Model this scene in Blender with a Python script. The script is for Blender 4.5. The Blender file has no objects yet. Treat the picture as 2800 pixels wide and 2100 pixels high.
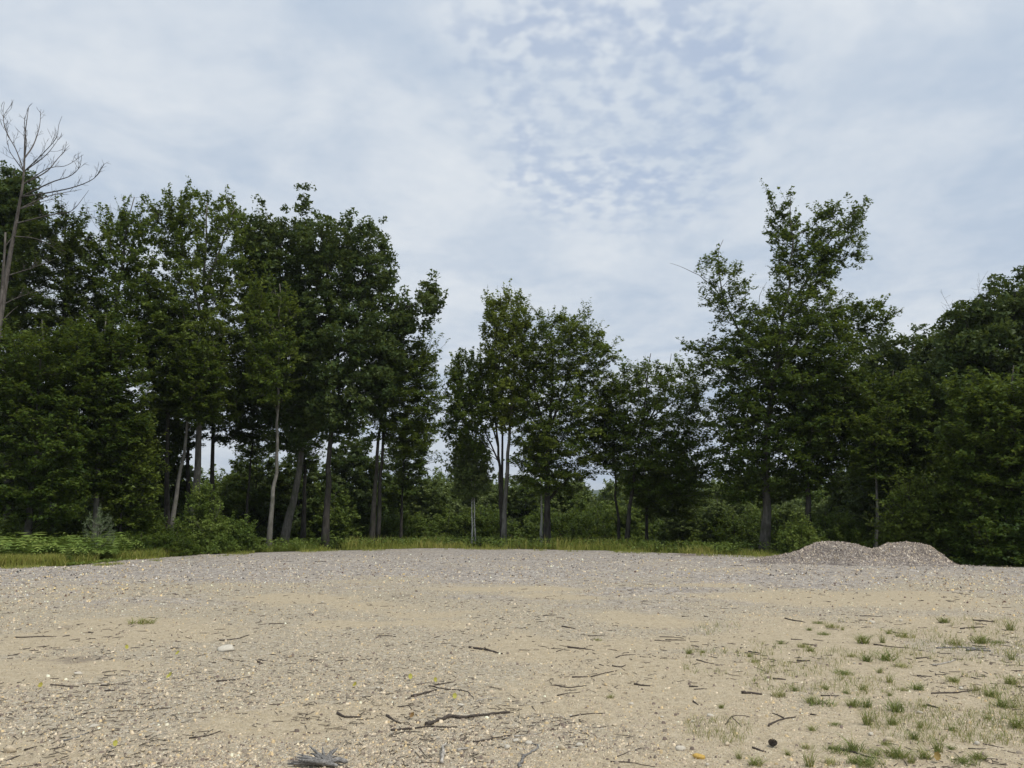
import bpy, math
import numpy as np
from mathutils import Vector

scene = bpy.context.scene
COL = scene.collection
R = math.radians

# ------------------------------------------------------------------ camera
PITCH = math.atan((1112 - 829.5) / 1640.0)
FPX = 1640.0            # focal length for a picture 2212 px wide
EYE = 1.6
cam_data = bpy.data.cameras.new('camera')
cam_data.sensor_width = 36.0
cam_data.lens = 36.0 * FPX / 2212.0
cam_data.clip_start = 0.1
cam_data.clip_end = 12000
cam = bpy.data.objects.new('camera', cam_data)
COL.objects.link(cam)
cam.location = (0, 0, EYE)
cam.rotation_euler = (math.pi / 2 + PITCH, 0, 0)
scene.camera = cam

# ------------------------------------------------------------------ light
SUN_EL, SUN_AZ = R(60), R(128)       # azimuth measured from +Y towards +X
sun_data = bpy.data.lights.new('sun', 'SUN')
sun_data.energy = 2.0
sun_data.angle = R(10)
sun_data.color = (1.0, 0.95, 0.87)
sun = bpy.data.objects.new('sun', sun_data)
COL.objects.link(sun)
sd = Vector((math.sin(SUN_AZ) * math.cos(SUN_EL), math.cos(SUN_AZ) * math.cos(SUN_EL), math.sin(SUN_EL)))
sun.rotation_euler = sd.to_track_quat('Z', 'Y').to_euler()
sun.location = (20, -20, 60)

scene.view_settings.view_transform = 'Standard'
scene.view_settings.look = 'None'
scene.view_settings.exposure = 0.5
scene.view_settings.gamma = 1.0
scene.view_settings.use_curve_mapping = False
scene.cycles.max_bounces = 6
scene.cycles.diffuse_bounces = 3
scene.cycles.transmission_bounces = 4
scene.cycles.transparent_max_bounces = 8
scene.cycles.use_denoising = True


class NT:
    """small helper for node trees"""
    def __init__(self, tree):
        self.t = tree
        tree.nodes.clear()

    def n(self, kind, **kw):
        nd = self.t.nodes.new(kind)
        ins = kw.pop('ins', {})
        for k, v in kw.items():
            setattr(nd, k, v)
        for k, v in ins.items():
            if hasattr(v, 'is_linked') or isinstance(v, bpy.types.NodeSocket):
                self.t.links.new(v, nd.inputs[k])
            else:
                nd.inputs[k].default_value = v
        return nd

    def math(self, op, a, b=None, c=None, clamp=False):
        nd = self.t.nodes.new('ShaderNodeMath')
        nd.operation = op
        nd.use_clamp = clamp
        for i, v in enumerate((a, b, c)):
            if v is None:
                continue
            if isinstance(v, bpy.types.NodeSocket):
                self.t.links.new(v, nd.inputs[i])
            else:
                nd.inputs[i].default_value = v
        return nd.outputs[0]

    def mix(self, f, a, b, mode='MIX'):
        nd = self.t.nodes.new('ShaderNodeMix')
        nd.data_type = 'RGBA'
        nd.blend_type = mode
        for i, v in ((0, f), (6, a), (7, b)):
            if isinstance(v, bpy.types.NodeSocket):
                self.t.links.new(v, nd.inputs[i])
            elif i == 0:
                nd.inputs[i].default_value = v
            else:
                nd.inputs[i].default_value = (v[0], v[1], v[2], 1)
        return nd.outputs[2]

    def rng(self, v, a, b, c=0.0, d=1.0, smooth=True):
        nd = self.t.nodes.new('ShaderNodeMapRange')
        nd.interpolation_type = 'SMOOTHSTEP' if smooth else 'LINEAR'
        nd.inputs[1].default_value = a
        nd.inputs[2].default_value = b
        nd.inputs[3].default_value = c
        nd.inputs[4].default_value = d
        self.t.links.new(v, nd.inputs[0])
        return nd.outputs[0]

    def noise(self, vec, scale, detail=3.0, rough=0.5, dist=0.0, out=0):
        nd = self.t.nodes.new('ShaderNodeTexNoise')
        nd.inputs['Scale'].default_value = scale
        nd.inputs['Detail'].default_value = detail
        nd.inputs['Roughness'].default_value = rough
        nd.inputs['Distortion'].default_value = dist
        self.t.links.new(vec, nd.inputs['Vector'])
        return nd.outputs[out]

    def link(self, a, b):
        self.t.links.new(a, b)


# ------------------------------------------------------------------ sky
world = bpy.data.worlds.new('World')
scene.world = world
world.use_nodes = True
W = NT(world.node_tree)
tc = W.n('ShaderNodeTexCoord').outputs['Generated']
sky = W.n('ShaderNodeTexSky', sky_type='NISHITA', sun_disc=False, sun_elevation=SUN_EL, sun_rotation=SUN_AZ,
          altitude=300.0, air_density=1.0, dust_density=1.2, ozone_density=1.2)
sep = W.n('ShaderNodeSeparateXYZ', ins={0: tc})
zz = W.math('ADD', W.math('MAXIMUM', sep.outputs[2], 0.0), 0.16)
px = W.math('DIVIDE', sep.outputs[0], zz)
py = W.math('DIVIDE', sep.outputs[1], zz)
plane = W.n('ShaderNodeCombineXYZ', ins={0: px, 1: py, 2: 0.0}).outputs[0]
big = W.noise(plane, 0.95, 5.0, 0.52, 0.35)
mid = W.noise(W.n('ShaderNodeVectorMath', operation='ADD', ins={0: plane, 1: (7.3, 2.1, 0)}).outputs[0], 2.6, 5.0, 0.55, 0.5)
cells = W.noise(plane, 21.0, 2.0, 0.5, 0.12)
# thinner layer of small cells where the sheet opens
gap_dir = Vector((0.163, 1.0, 0.65)).normalized()
dot = W.n('ShaderNodeVectorMath', operation='DOT_PRODUCT', ins={0: tc, 1: gap_dir}).outputs['Value']
warp = W.noise(tc, 5.0, 3.0, 0.5)
gap = W.rng(W.math('ADD', dot, W.math('MULTIPLY', W.math('SUBTRACT', warp, 0.5), 0.05)), 0.970, 0.999)
open_far = W.rng(big, 0.60, 0.78)
opening = W.math('MAXIMUM', W.math('MULTIPLY', gap, W.rng(mid, 0.28, 0.55, 0.4, 1.0)), W.math('MULTIPLY', open_far, 0.45))
cellmask = W.rng(W.math('ADD', cells, W.math('MULTIPLY', opening, -0.16)), 0.22, 0.54)
density = W.math('SUBTRACT', 1.0, W.math('MULTIPLY', opening, W.math('SUBTRACT', 1.0, cellmask)), clamp=True)
density = W.rng(density, 0.0, 1.0, 0.38, 1.0, False)
bright = W.math('ADD', W.math('MULTIPLY', W.rng(big, 0.38, 0.60), 0.5), W.math('MULTIPLY', W.rng(mid, 0.37, 0.61), 0.5))
bright = W.math('ADD', bright, W.math('MULTIPLY', W.math('SUBTRACT', cells, 0.5), 0.45), clamp=True)
cloudcol = W.mix(bright, (3.55, 4.2, 5.1), (5.25, 5.6, 6.0))
veil = W.mix(0.7, sky.outputs[0], (2.9, 3.65, 5.1))
col = W.mix(density, veil, cloudcol)
bg = W.n('ShaderNodeBackground', ins={'Color': col, 'Strength': 0.1})
W.link(bg.outputs[0], W.n('ShaderNodeOutputWorld').inputs[0])


# ------------------------------------------------------------------ telling look-alikes apart by what lies beside them
USED_LABELS = set()
TRUNKS = [(20, 'the dead tree'), (120, 'the rounded dark tree'), (270, 'the bright young beech'), (366, 'the leaning pale trunk'), (435, 'the largest pale trunk'), (580, 'the slender pale trunk'),
          (627, 'the leaning oak'), (703, 'the broad oak'), (810, 'the twin trunks'), (866, 'the slim low tree'), (1023, 'the two thin stems'), (1088, 'the fanning stems'), (1169, 'the white birch'), (1184, 'the middle beech'),
          (1352, 'the slanting beech'), (1397, 'the low dark trunk'), (1520, 'the wide beech boughs'), (1650, 'the ragged tall tree'), (1747, 'the trunk beside the pile'), (1890, 'the pale pole trunk'), (2005, 'the bright layered shrub'), (2180, 'the edge beech')]
MARKS = []          # (u, v, phrase), filled below


def side_label(prefix, u, v, marks):
    best = None
    for (mu, mv, ph) in sorted(marks, key=lambda m: (m[0] - u) ** 2 + ((m[1] - v) * 1.6) ** 2)[:7]:
        dx, dy = u - mu, (v - mv) * 1.6
        d = math.hypot(dx, dy)
        far = 'just ' if d < 70 else ('' if d < 170 else 'well ')
        h = ('left' if dx < 0 else 'right') if abs(dx) > .42 * d else ''
        w = ('above' if dy < 0 else 'below') if abs(dy) > .42 * d else ''
        if h and w: t = far + w + ' and ' + h + ' of '
        elif h: t = far + h + ' of '
        else: t = far + w + ' '
        lb_ = prefix + ' ' + t + ph
        if len(lb_.split()) > 16: continue
        best = best or lb_
        if lb_ not in USED_LABELS:
            USED_LABELS.add(lb_)
            return lb_
    return best


def trunk_label(prefix, u):
    best = None
    for (mu, ph) in sorted(TRUNKS, key=lambda m: abs(m[0] - u))[:6]:
        d = u - mu
        t = ('directly behind ' if abs(d) < 9 else ('just ' if abs(d) < 40 else ('' if abs(d) < 110 else 'well ')) + ('left of ' if d < 0 else 'right of '))
        lb_ = prefix + ' ' + t + ph
        best = best or lb_
        if lb_ not in USED_LABELS:
            USED_LABELS.add(lb_)
            return lb_
    return best


# ------------------------------------------------------------------ picture geometry
CP, SP = math.cos(PITCH), math.sin(PITCH)


def ray(u, v):
    x = (u - 1106.0) / FPX
    y = -(v - 829.5) / FPX
    return np.array([x, CP - y * SP, SP + y * CP])


def at(u, v, Y):
    """world point on the line through picture point (u,v) at distance Y"""
    d = ray(u, v)
    return np.array([0, 0, EYE]) + d * (Y / d[1])


def gp(u, v):
    d = ray(u, v)
    return np.array([0, 0, EYE]) + d * (-EYE / d[2])


# ------------------------------------------------------------------ noise
def _hash(ix, iy, iz, seed):
    h = (ix.astype(np.int64) * 374761393 + iy.astype(np.int64) * 668265263 + iz.astype(np.int64) * 2147483647 + seed * 974711) & 0xffffffff
    h = ((h ^ (h >> 13)) * 1274126177) & 0xffffffff
    h = h ^ (h >> 16)
    return (h & 0xffff) / 65535.0


def vnoise(x, y, seed=0):
    x = np.asarray(x, float); y = np.asarray(y, float)
    ix, iy = np.floor(x), np.floor(y)
    fx, fy = x - ix, y - iy
    fx = fx * fx * (3 - 2 * fx); fy = fy * fy * (3 - 2 * fy)
    z = np.zeros_like(ix)
    a = _hash(ix, iy, z, seed); b = _hash(ix + 1, iy, z, seed)
    c = _hash(ix, iy + 1, z, seed); d = _hash(ix + 1, iy + 1, z, seed)
    return (a * (1 - fx) + b * fx) * (1 - fy) + (c * (1 - fx) + d * fx) * fy


def fbm(x, y, seed=0, octv=4):
    s = 0; a = 0.5; t = 0
    for i in range(octv):
        s = s + a * vnoise(x * 2 ** i, y * 2 ** i, seed + i); t += a; a *= 0.5
    return s / t


# ------------------------------------------------------------------ terrain
EDGE = [(0, 1225), (140, 1222), (300, 1207), (460, 1196), (560, 1193), (740, 1189), (900, 1184), (1100, 1186), (1300, 1189),
        (1500, 1196), (1650, 1201), (1800, 1209), (2060, 1221), (2212, 1226)]
_e = np.array([gp(u, v) for u, v in EDGE])
_ea = np.arctan2(_e[:, 0], _e[:, 1]); _er = np.hypot(_e[:, 0], _e[:, 1])
_ea = np.concatenate([[-math.pi, -1.2], _ea, [1.2, math.pi]])
_er = np.concatenate([[30, 25], _er, [25, 30]])


def edge_r(x, y):
    return np.interp(np.arctan2(x, y), _ea, _er)


def ground_z(x, y):
    x = np.asarray(x, float); y = np.asarray(y, float)
    r = np.hypot(x, y)
    s = np.maximum(r - edge_r(x, y), 0)
    lot = 0.06 * (fbm(x * 0.35, y * 0.35, 3) - 0.5) + 0.022 * (fbm(x * 1.6, y * 1.6, 9, 3) - 0.5) + 0.012 * (fbm(x * 9, y * 9, 19, 2) - 0.5)
    # shallow ruts left by wheels turning on the lot
    for (yc, k1, k2, w_, dp) in ((19.5, .05, .006, .16, .035), (21.3, .05, .006, .16, .035), (16.2, -.10, .010, .15, .03), (17.7, -.10, .010, .15, .03), (11.4, .22, -.012, .14, .022), (27.0, .02, .004, .2, .04)):
        q_ = (y - yc - k1 * x - k2 * x * x) / w_
        lot = lot - dp * (np.exp(-q_ ** 2) - .55 * np.exp(-(q_ - 2.1) ** 2)) * np.clip(fbm(x * .25 + yc, y * .1, 45, 2) * 2.6 - .8, 0, 1)
    lot = lot - 0.03 * np.exp(-((y - 13.6 - 0.12 * x) / 0.25) ** 2) * (vnoise(x * 0.4, y * 0, 5))
    fall = -0.045 * np.minimum(s, 8) - 0.085 * np.clip(s - 8, 0, 200)
    rough = (fbm(x * 0.12, y * 0.12, 31) - 0.5) * np.clip(s * 0.08, 0, 3)
    lot = lot * np.clip(1 - s / 60, 0, 1)
    rise = np.clip((r - 700) * 0.02, 0, 8)
    return lot + fall + rough + rise


# sandy places, read off the photograph: (u, v, half width, half height, weight)
SAND = [(640, 1296, 130, 10, 1), (800, 1308, 110, 8, .8), (1110, 1272, 120, 6, .9), (930, 1322, 130, 8, .7), (720, 1352, 100, 7, .8), (900, 1350, 120, 7, .8),
        (1400, 1338, 120, 10, 1), (1240, 1290, 90, 7, .7), (1850, 1290, 260, 14, .9), (2020, 1300, 200, 18, .7), (1560, 1262, 110, 5, .5),
        (210, 1345, 170, 16, .9), (60, 1385, 130, 28, 1), (110, 1455, 160, 22, .8), (300, 1370, 180, 18, .7),
        (1230, 1410, 160, 26, .9), (1480, 1480, 330, 60, .9), (1900, 1440, 300, 90, .95), (2150, 1480, 200, 120, .6), (1600, 1580, 330, 60, .7),
        (1960, 1590, 330, 60, .8), (640, 1565, 170, 22, .8), (820, 1545, 130, 20, .5), (120, 1630, 260, 26, .8), (1300, 1640, 240, 24, .7), (1200, 1540, 120, 16, .9),
        (350, 1600, 260, 40, .4), (2100, 1360, 200, 30, .7), (1480, 1385, 200, 18, .7)]


def project(x, y, z):
    dz = z - EYE
    dep = y * CP + dz * SP
    up = -y * SP + dz * CP
    dep = np.where(dep < 0.1, 0.1, dep)
    return 1106 + FPX * x / dep, 829.5 - FPX * up / dep


_sg = []
for (u, v, hw, hh, w) in SAND:
    c = gp(u, v); e = gp(u + hw, v); t = gp(u, v - hh); b = gp(u, v + hh)
    _sg.append((c[0], (t[1] + b[1]) / 2, abs(e[0] - c[0]), abs(t[1] - b[1]) / 2, w))


def sandiness(x, y):
    n = fbm(x * 0.55, y * 0.9, 51, 5)
    wx = x + 1.4 * (fbm(x * 0.7, y * 0.7, 61) - 0.5)
    wy = y + 1.8 * (fbm(x * 0.7, y * 0.7, 71) - 0.5)
    s = np.zeros_like(x)
    for (cx, cy, rx, ry, w) in _sg:
        d = ((wx - cx) / (rx * 1.05)) ** 2 + ((wy - cy) / (ry * 1.15)) ** 2
        s = np.maximum(s, w * np.exp(-d ** 1.3) * 1.1)
    return np.clip(s * 1.0 + (n - 0.47) * 0.8, 0, 1)


# patches dark with bark dust and litter, likewise measured
STAIN = [(200, 1424, 140, 7, .8), (90, 1375, 110, 5, .5), (170, 1352, 40, 7, .6), (290, 1350, 50, 7, .45), (560, 1386, 60, 5, .4), (870, 1287, 44, 5, .75), (790, 1297, 45, 6, .5), (1500, 1199, 60, 4, 1), (1705, 1209, 75, 6, 1), (1780, 1212, 60, 4, .7),
         (1765, 1430, 50, 14, .6), (2060, 1410, 70, 12, .5), (2090, 1498, 75, 14, .6), (930, 1520, 90, 22, .55), (1000, 1495, 70, 16, .5), (720, 1506, 50, 5, .6), (240, 1480, 60, 8, .6),
         (130, 1612, 90, 10, .5), (1000, 1640, 70, 10, .4), (960, 1228, 30, 4, .6), (1340, 1305, 100, 5, .3), (1700, 1300, 90, 5, .35)]
_st = []
for (u, v, hw, hh, w) in STAIN:
    c = gp(u, v); e = gp(u + hw, v); t = gp(u, v - hh); b = gp(u, v + hh)
    _st.append((c[0], (t[1] + b[1]) / 2, abs(e[0] - c[0]), abs(t[1] - b[1]) / 2, w))


def stain(x, y):
    wx = x + .5 * (fbm(x * 1.9, y * 1.9, 161) - 0.5); wy = y + .9 * (fbm(x * 1.9, y * 1.9, 171) - 0.5)
    s = np.zeros_like(x)
    for (cx, cy, rx, ry, w) in _st:
        s = np.maximum(s, w * np.exp(-(((wx - cx) / rx) ** 2 + ((wy - cy) / ry) ** 2)))
    return s


def mauve(x, y):
    """where the newer mauve stone was spread: the far half of the lot, in uneven tongues"""
    r = np.hypot(x, y)
    return np.clip((r - 11 + 9 * (fbm(x * .3, y * .55, 83, 4) - .5) * 2) / 15, 0, 1)


# ------------------------------------------------------------------ mesh helpers
class Buf:
    """collects vertices and quads / triangles; one mesh comes out"""
    def __init__(self):
        self.v = []; self.f4 = []; self.f3 = []; self.a = []; self.n = 0

    def add(self, v, f4=None, f3=None, a=None):
        v = np.asarray(v, float).reshape(-1, 3)
        if f4 is not None and len(f4):
            self.f4.append(np.asarray(f4, np.int64).reshape(-1, 4) + self.n)
        if f3 is not None and len(f3):
            self.f3.append(np.asarray(f3, np.int64).reshape(-1, 3) + self.n)
        self.v.append(v)
        if a is None:
            a = np.zeros(len(v))
        self.a.append(np.broadcast_to(np.asarray(a, float).reshape(-1) if np.ndim(a) else np.full(len(v), a), (len(v),)))
        self.n += len(v)

    def mesh(self, name, mats, smooth=False, attr=None, color=None):
        me = bpy.data.meshes.new(name)
        v = np.concatenate(self.v) if self.v else np.zeros((0, 3))
        f4 = np.concatenate(self.f4) if self.f4 else np.zeros((0, 4), np.int64)
        f3 = np.concatenate(self.f3) if self.f3 else np.zeros((0, 3), np.int64)
        me.vertices.add(len(v)); me.vertices.foreach_set('co', v.astype(np.float32).ravel())
        nl = f4.size + f3.size
        me.loops.add(nl)
        me.loops.foreach_set('vertex_index', np.concatenate([f4.ravel(), f3.ravel()]).astype(np.int32))
        me.polygons.add(len(f4) + len(f3))
        ls = np.concatenate([np.arange(len(f4)) * 4, f4.size + np.arange(len(f3)) * 3]).astype(np.int32)
        me.polygons.foreach_set('loop_start', ls)
        if smooth:
            me.polygons.foreach_set('use_smooth', np.ones(len(ls), bool))
        if attr:
            at_ = me.attributes.new(attr, 'FLOAT', 'POINT')
            at_.data.foreach_set('value', np.concatenate(self.a).astype(np.float32))
        if color is not None:
            ca = me.attributes.new('col', 'FLOAT_COLOR', 'POINT')
            c4 = np.ones((len(v), 4), np.float32); c4[:, :3] = color
            ca.data.foreach_set('color', c4.ravel())
        for m in (mats if isinstance(mats, (list, tuple)) else [mats]):
            me.materials.append(m)
        me.update(calc_edges=True)
        return me


def link(name, mesh, parent=None, loc=(0, 0, 0)):
    o = bpy.data.objects.new(name, mesh)
    COL.objects.link(o)
    o.location = loc
    if parent is not None:
        o.parent = parent
    return o


def empty(name, loc):
    o = bpy.data.objects.new(name, None)
    o.empty_display_size = 0.2
    COL.objects.link(o)
    o.location = loc
    return o


def tag(o, label=None, cat=None, group=None, kind=None):
    if label: o['label'] = label
    if cat: o['category'] = cat
    if group: o['group'] = group
    if kind: o['kind'] = kind
    return o


def copy_tree(o, parent=None):
    c = o.copy(); COL.objects.link(c); c.parent = parent
    for ch in list(o.children):
        copy_tree(ch, c)
    return c


def unit(v):
    return v / np.maximum(np.linalg.norm(v, axis=-1, keepdims=True), 1e-9)


def spline(pts, n):
    """Catmull-Rom through pts, n samples"""
    P = np.asarray(pts, float)
    if len(P) == 2:
        t = np.linspace(0, 1, n)[:, None]
        return P[0] * (1 - t) + P[1] * t
    Q = np.vstack([2 * P[0] - P[1], P, 2 * P[-1] - P[-2]])
    L = np.concatenate([[0], np.cumsum(np.linalg.norm(np.diff(P, axis=0), axis=1))])
    s = np.linspace(0, L[-1], n)
    i = np.clip(np.searchsorted(L, s, side='right') - 1, 0, len(P) - 2)
    t = ((s - L[i]) / np.maximum(L[i + 1] - L[i], 1e-9))[:, None]
    p0, p1, p2, p3 = Q[i], Q[i + 1], Q[i + 2], Q[i + 3]
    return 0.5 * ((2 * p1) + (-p0 + p2) * t + (2 * p0 - 5 * p1 + 4 * p2 - p3) * t * t + (-p0 + 3 * p1 - 3 * p2 + p3) * t ** 3)


def tube(buf, P, rad, sides=6, cap=True, rng=None, rough=0.0, a=0.0):
    P = np.asarray(P, float); n = len(P)
    rad = np.broadcast_to(np.asarray(rad, float), (n,))
    T = unit(np.gradient(P, axis=0))
    ref = np.where(np.abs(T[:, 2:3]) > 0.9, np.array([[1.0, 0, 0]]), np.array([[0, 0, 1.0]]))
    A = unit(np.cross(T, ref)); B = np.cross(T, A)
    for k in range(1, n):        # keep the frame from flipping
        if np.dot(A[k], A[k - 1]) < 0:
            A[k] *= -1; B[k] *= -1
    th = np.arange(sides) * 2 * math.pi / sides
    rr = rad[:, None] * (1 + (rough * (rng.random((n, sides)) - 0.5) if rng is not None else 0))
    rr = np.broadcast_to(rr, (n, sides))
    V = P[:, None, :] + rr[:, :, None] * (np.cos(th)[None, :, None] * A[:, None, :] + np.sin(th)[None, :, None] * B[:, None, :])
    i, j = np.meshgrid(np.arange(n - 1), np.arange(sides), indexing='ij')
    j2 = (j + 1) % sides
    F = np.stack([i * sides + j, i * sides + j2, (i + 1) * sides + j2, (i + 1) * sides + j], -1).reshape(-1, 4)
    V = V.reshape(-1, 3); f3 = None
    if cap:
        V = np.vstack([V, P[0], P[-1]])
        a0, a1 = n * sides, n * sides + 1
        f3 = [(a0, (k + 1) % sides, k) for k in range(sides)] + [(a1, (n - 1) * sides + k, (n - 1) * sides + (k + 1) % sides) for k in range(sides)]
    buf.add(V, F, f3, a)


def sticks3(buf, P0, P1, r0, r1):
    """many straight three-sided twigs at once"""
    P0 = np.asarray(P0, float); P1 = np.asarray(P1, float); n = len(P0)
    if n == 0:
        return
    T = unit(P1 - P0)
    ref = np.where(np.abs(T[:, 2:3]) > 0.9, np.array([[1.0, 0, 0]]), np.array([[0, 0, 1.0]]))
    A = unit(np.cross(T, ref)); B = np.cross(T, A)
    V = np.zeros((n, 6, 3))
    for k in range(3):
        c, s = math.cos(k * 2.0944), math.sin(k * 2.0944)
        o = A * c + B * s
        V[:, k] = P0 + o * r0; V[:, 3 + k] = P1 + o * r1
    base = (np.arange(n) * 6)[:, None, None]
    F = np.array([[0, 1, 4, 3], [1, 2, 5, 4], [2, 0, 3, 5]])[None] + base
    buf.add(V.reshape(-1, 3), F.reshape(-1, 4))


def ribbons(buf, rng, P0, P1, r0, r1):
    """many hair-thin twigs at once, too slight to show a round section"""
    n = len(P0)
    A = unit(np.cross(unit(P1 - P0), rng.normal(size=(n, 3))))
    V = np.stack([P0 - A * r0, P0 + A * r0, P1 + A * r1, P1 - A * r1], 1)
    buf.add(V.reshape(-1, 3), np.arange(n * 4).reshape(n, 4))


# ------------------------------------------------------------------ materials
def new_mat(name):
    m = bpy.data.materials.new(name)
    m.use_nodes = True
    return m, NT(m.node_tree)


def out_surf(N, shader):
    N.link(shader, N.n('ShaderNodeOutputMaterial').inputs[0])


def leaf_mat(name, dark, mid, light, trans=0.3, rough=0.5):
    m, N = new_mat(name)
    t = N.n('ShaderNodeAttribute', attribute_name='tint').outputs['Fac']
    c = N.mix(N.rng(t, 0.0, 0.5, smooth=False), dark, mid)
    c = N.mix(N.rng(t, 0.5, 1.0, smooth=False), c, light)
    p = N.n('ShaderNodeBsdfPrincipled', ins={'Base Color': c, 'Roughness': rough, 'Specular IOR Level': 0.18})
    tr = N.n('ShaderNodeBsdfTranslucent', ins={'Color': N.mix(0.55, c, (0.16, 0.19, 0.02))})
    mx = N.n('ShaderNodeMixShader', ins={0: trans, 1: p.outputs[0], 2: tr.outputs[0]})
    out_surf(N, mx.outputs[0])
    return m


def bark_mat(name, c0, c1, moss=0.0, scale=9.0):
    m, N = new_mat(name)
    co = N.n('ShaderNodeTexCoord').outputs['Object']
    mp = N.n('ShaderNodeMapping', ins={'Vector': co, 'Scale': (1, 1, 0.22)}).outputs[0]
    n1 = N.noise(mp, scale, 6, 0.65, 0.3)
    n2 = N.noise(co, 2.2, 4, 0.6)
    c = N.mix(N.rng(n1, 0.35, 0.68), c0, c1)
    c = N.mix(N.math('MULTIPLY', N.rng(n2, 0.52, 0.7), 0.45), c, (c1[0] * 1.5, c1[1] * 1.55, c1[2] * 1.5))
    if moss:
        c = N.mix(N.math('MULTIPLY', N.rng(n2, 0.5, 0.35), moss), c, (0.05, 0.06, 0.025))
    bp = N.n('ShaderNodeBump', ins={'Strength': 0.6, 'Distance': 0.03, 'Height': n1})
    p = N.n('ShaderNodeBsdfPrincipled', ins={'Base Color': c, 'Roughness': 0.9, 'Normal': bp.outputs[0], 'Specular IOR Level': 0.2})
    out_surf(N, p.outputs[0])
    return m


def birch_mat():
    m, N = new_mat('birch bark')
    co = N.n('ShaderNodeTexCoord').outputs['Object']
    mp = N.n('ShaderNodeMapping', ins={'Vector': co, 'Scale': (1, 1, 6)}).outputs[0]
    n1 = N.noise(mp, 1.3, 3, 0.6)
    c = N.mix(N.rng(n1, 0.56, 0.66), (0.5, 0.49, 0.45), (0.10, 0.09, 0.08))
    p = N.n('ShaderNodeBsdfPrincipled', ins={'Base Color': c, 'Roughness': 0.8})
    out_surf(N, p.outputs[0])
    return m


LEAF = {
    'oak': leaf_mat('dark oak leaf', (0.033, 0.061, 0.017), (0.062, 0.099, 0.026), (0.12, 0.155, 0.042), 0.33),
    'beech': leaf_mat('beech leaf', (0.038, 0.074, 0.013), (0.078, 0.126, 0.021), (0.155, 0.205, 0.035), 0.42),
    'maple': leaf_mat('yellow green leaf', (0.056, 0.098, 0.018), (0.105, 0.162, 0.026), (0.19, 0.232, 0.038), 0.42),
    'shrub': leaf_mat('shrub leaf', (0.08, 0.135, 0.027), (0.145, 0.21, 0.043), (0.24, 0.30, 0.07), 0.42),
    'pale': leaf_mat('grey green leaf', (0.095, 0.14, 0.047), (0.16, 0.215, 0.07), (0.25, 0.30, 0.105), 0.42),
    'grass': leaf_mat('grass blade', (0.14, 0.185, 0.035), (0.26, 0.29, 0.055), (0.44, 0.39, 0.12), 0.3),
    'fern': leaf_mat('fern frond', (0.10, 0.165, 0.035), (0.18, 0.255, 0.055), (0.28, 0.34, 0.085), 0.3),
    'tuft': leaf_mat('tuft blade', (0.12, 0.17, 0.045), (0.21, 0.245, 0.07), (0.42, 0.36, 0.16), 0.25),
    'needle': leaf_mat('pine needle', (0.08, 0.12, 0.055), (0.13, 0.175, 0.085), (0.20, 0.24, 0.13), 0.1),
    'dry': leaf_mat('dry leaf', (0.25, 0.15, 0.06), (0.36, 0.31, 0.06), (0.44, 0.42, 0.09), 0.2),
}
BARK = {
    'dark': bark_mat('dark bark', (0.028, 0.025, 0.022), (0.07, 0.063, 0.054), 0.5),
    'grey': bark_mat('grey bark', (0.075, 0.07, 0.06), (0.155, 0.145, 0.125), 0.5),
    'pale': bark_mat('pale grey bark', (0.10, 0.094, 0.082), (0.19, 0.18, 0.16), 0.3),
    'dead': bark_mat('dead grey wood', (0.06, 0.052, 0.046), (0.14, 0.125, 0.11), 0.0),
    'birch': birch_mat(),
}


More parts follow.
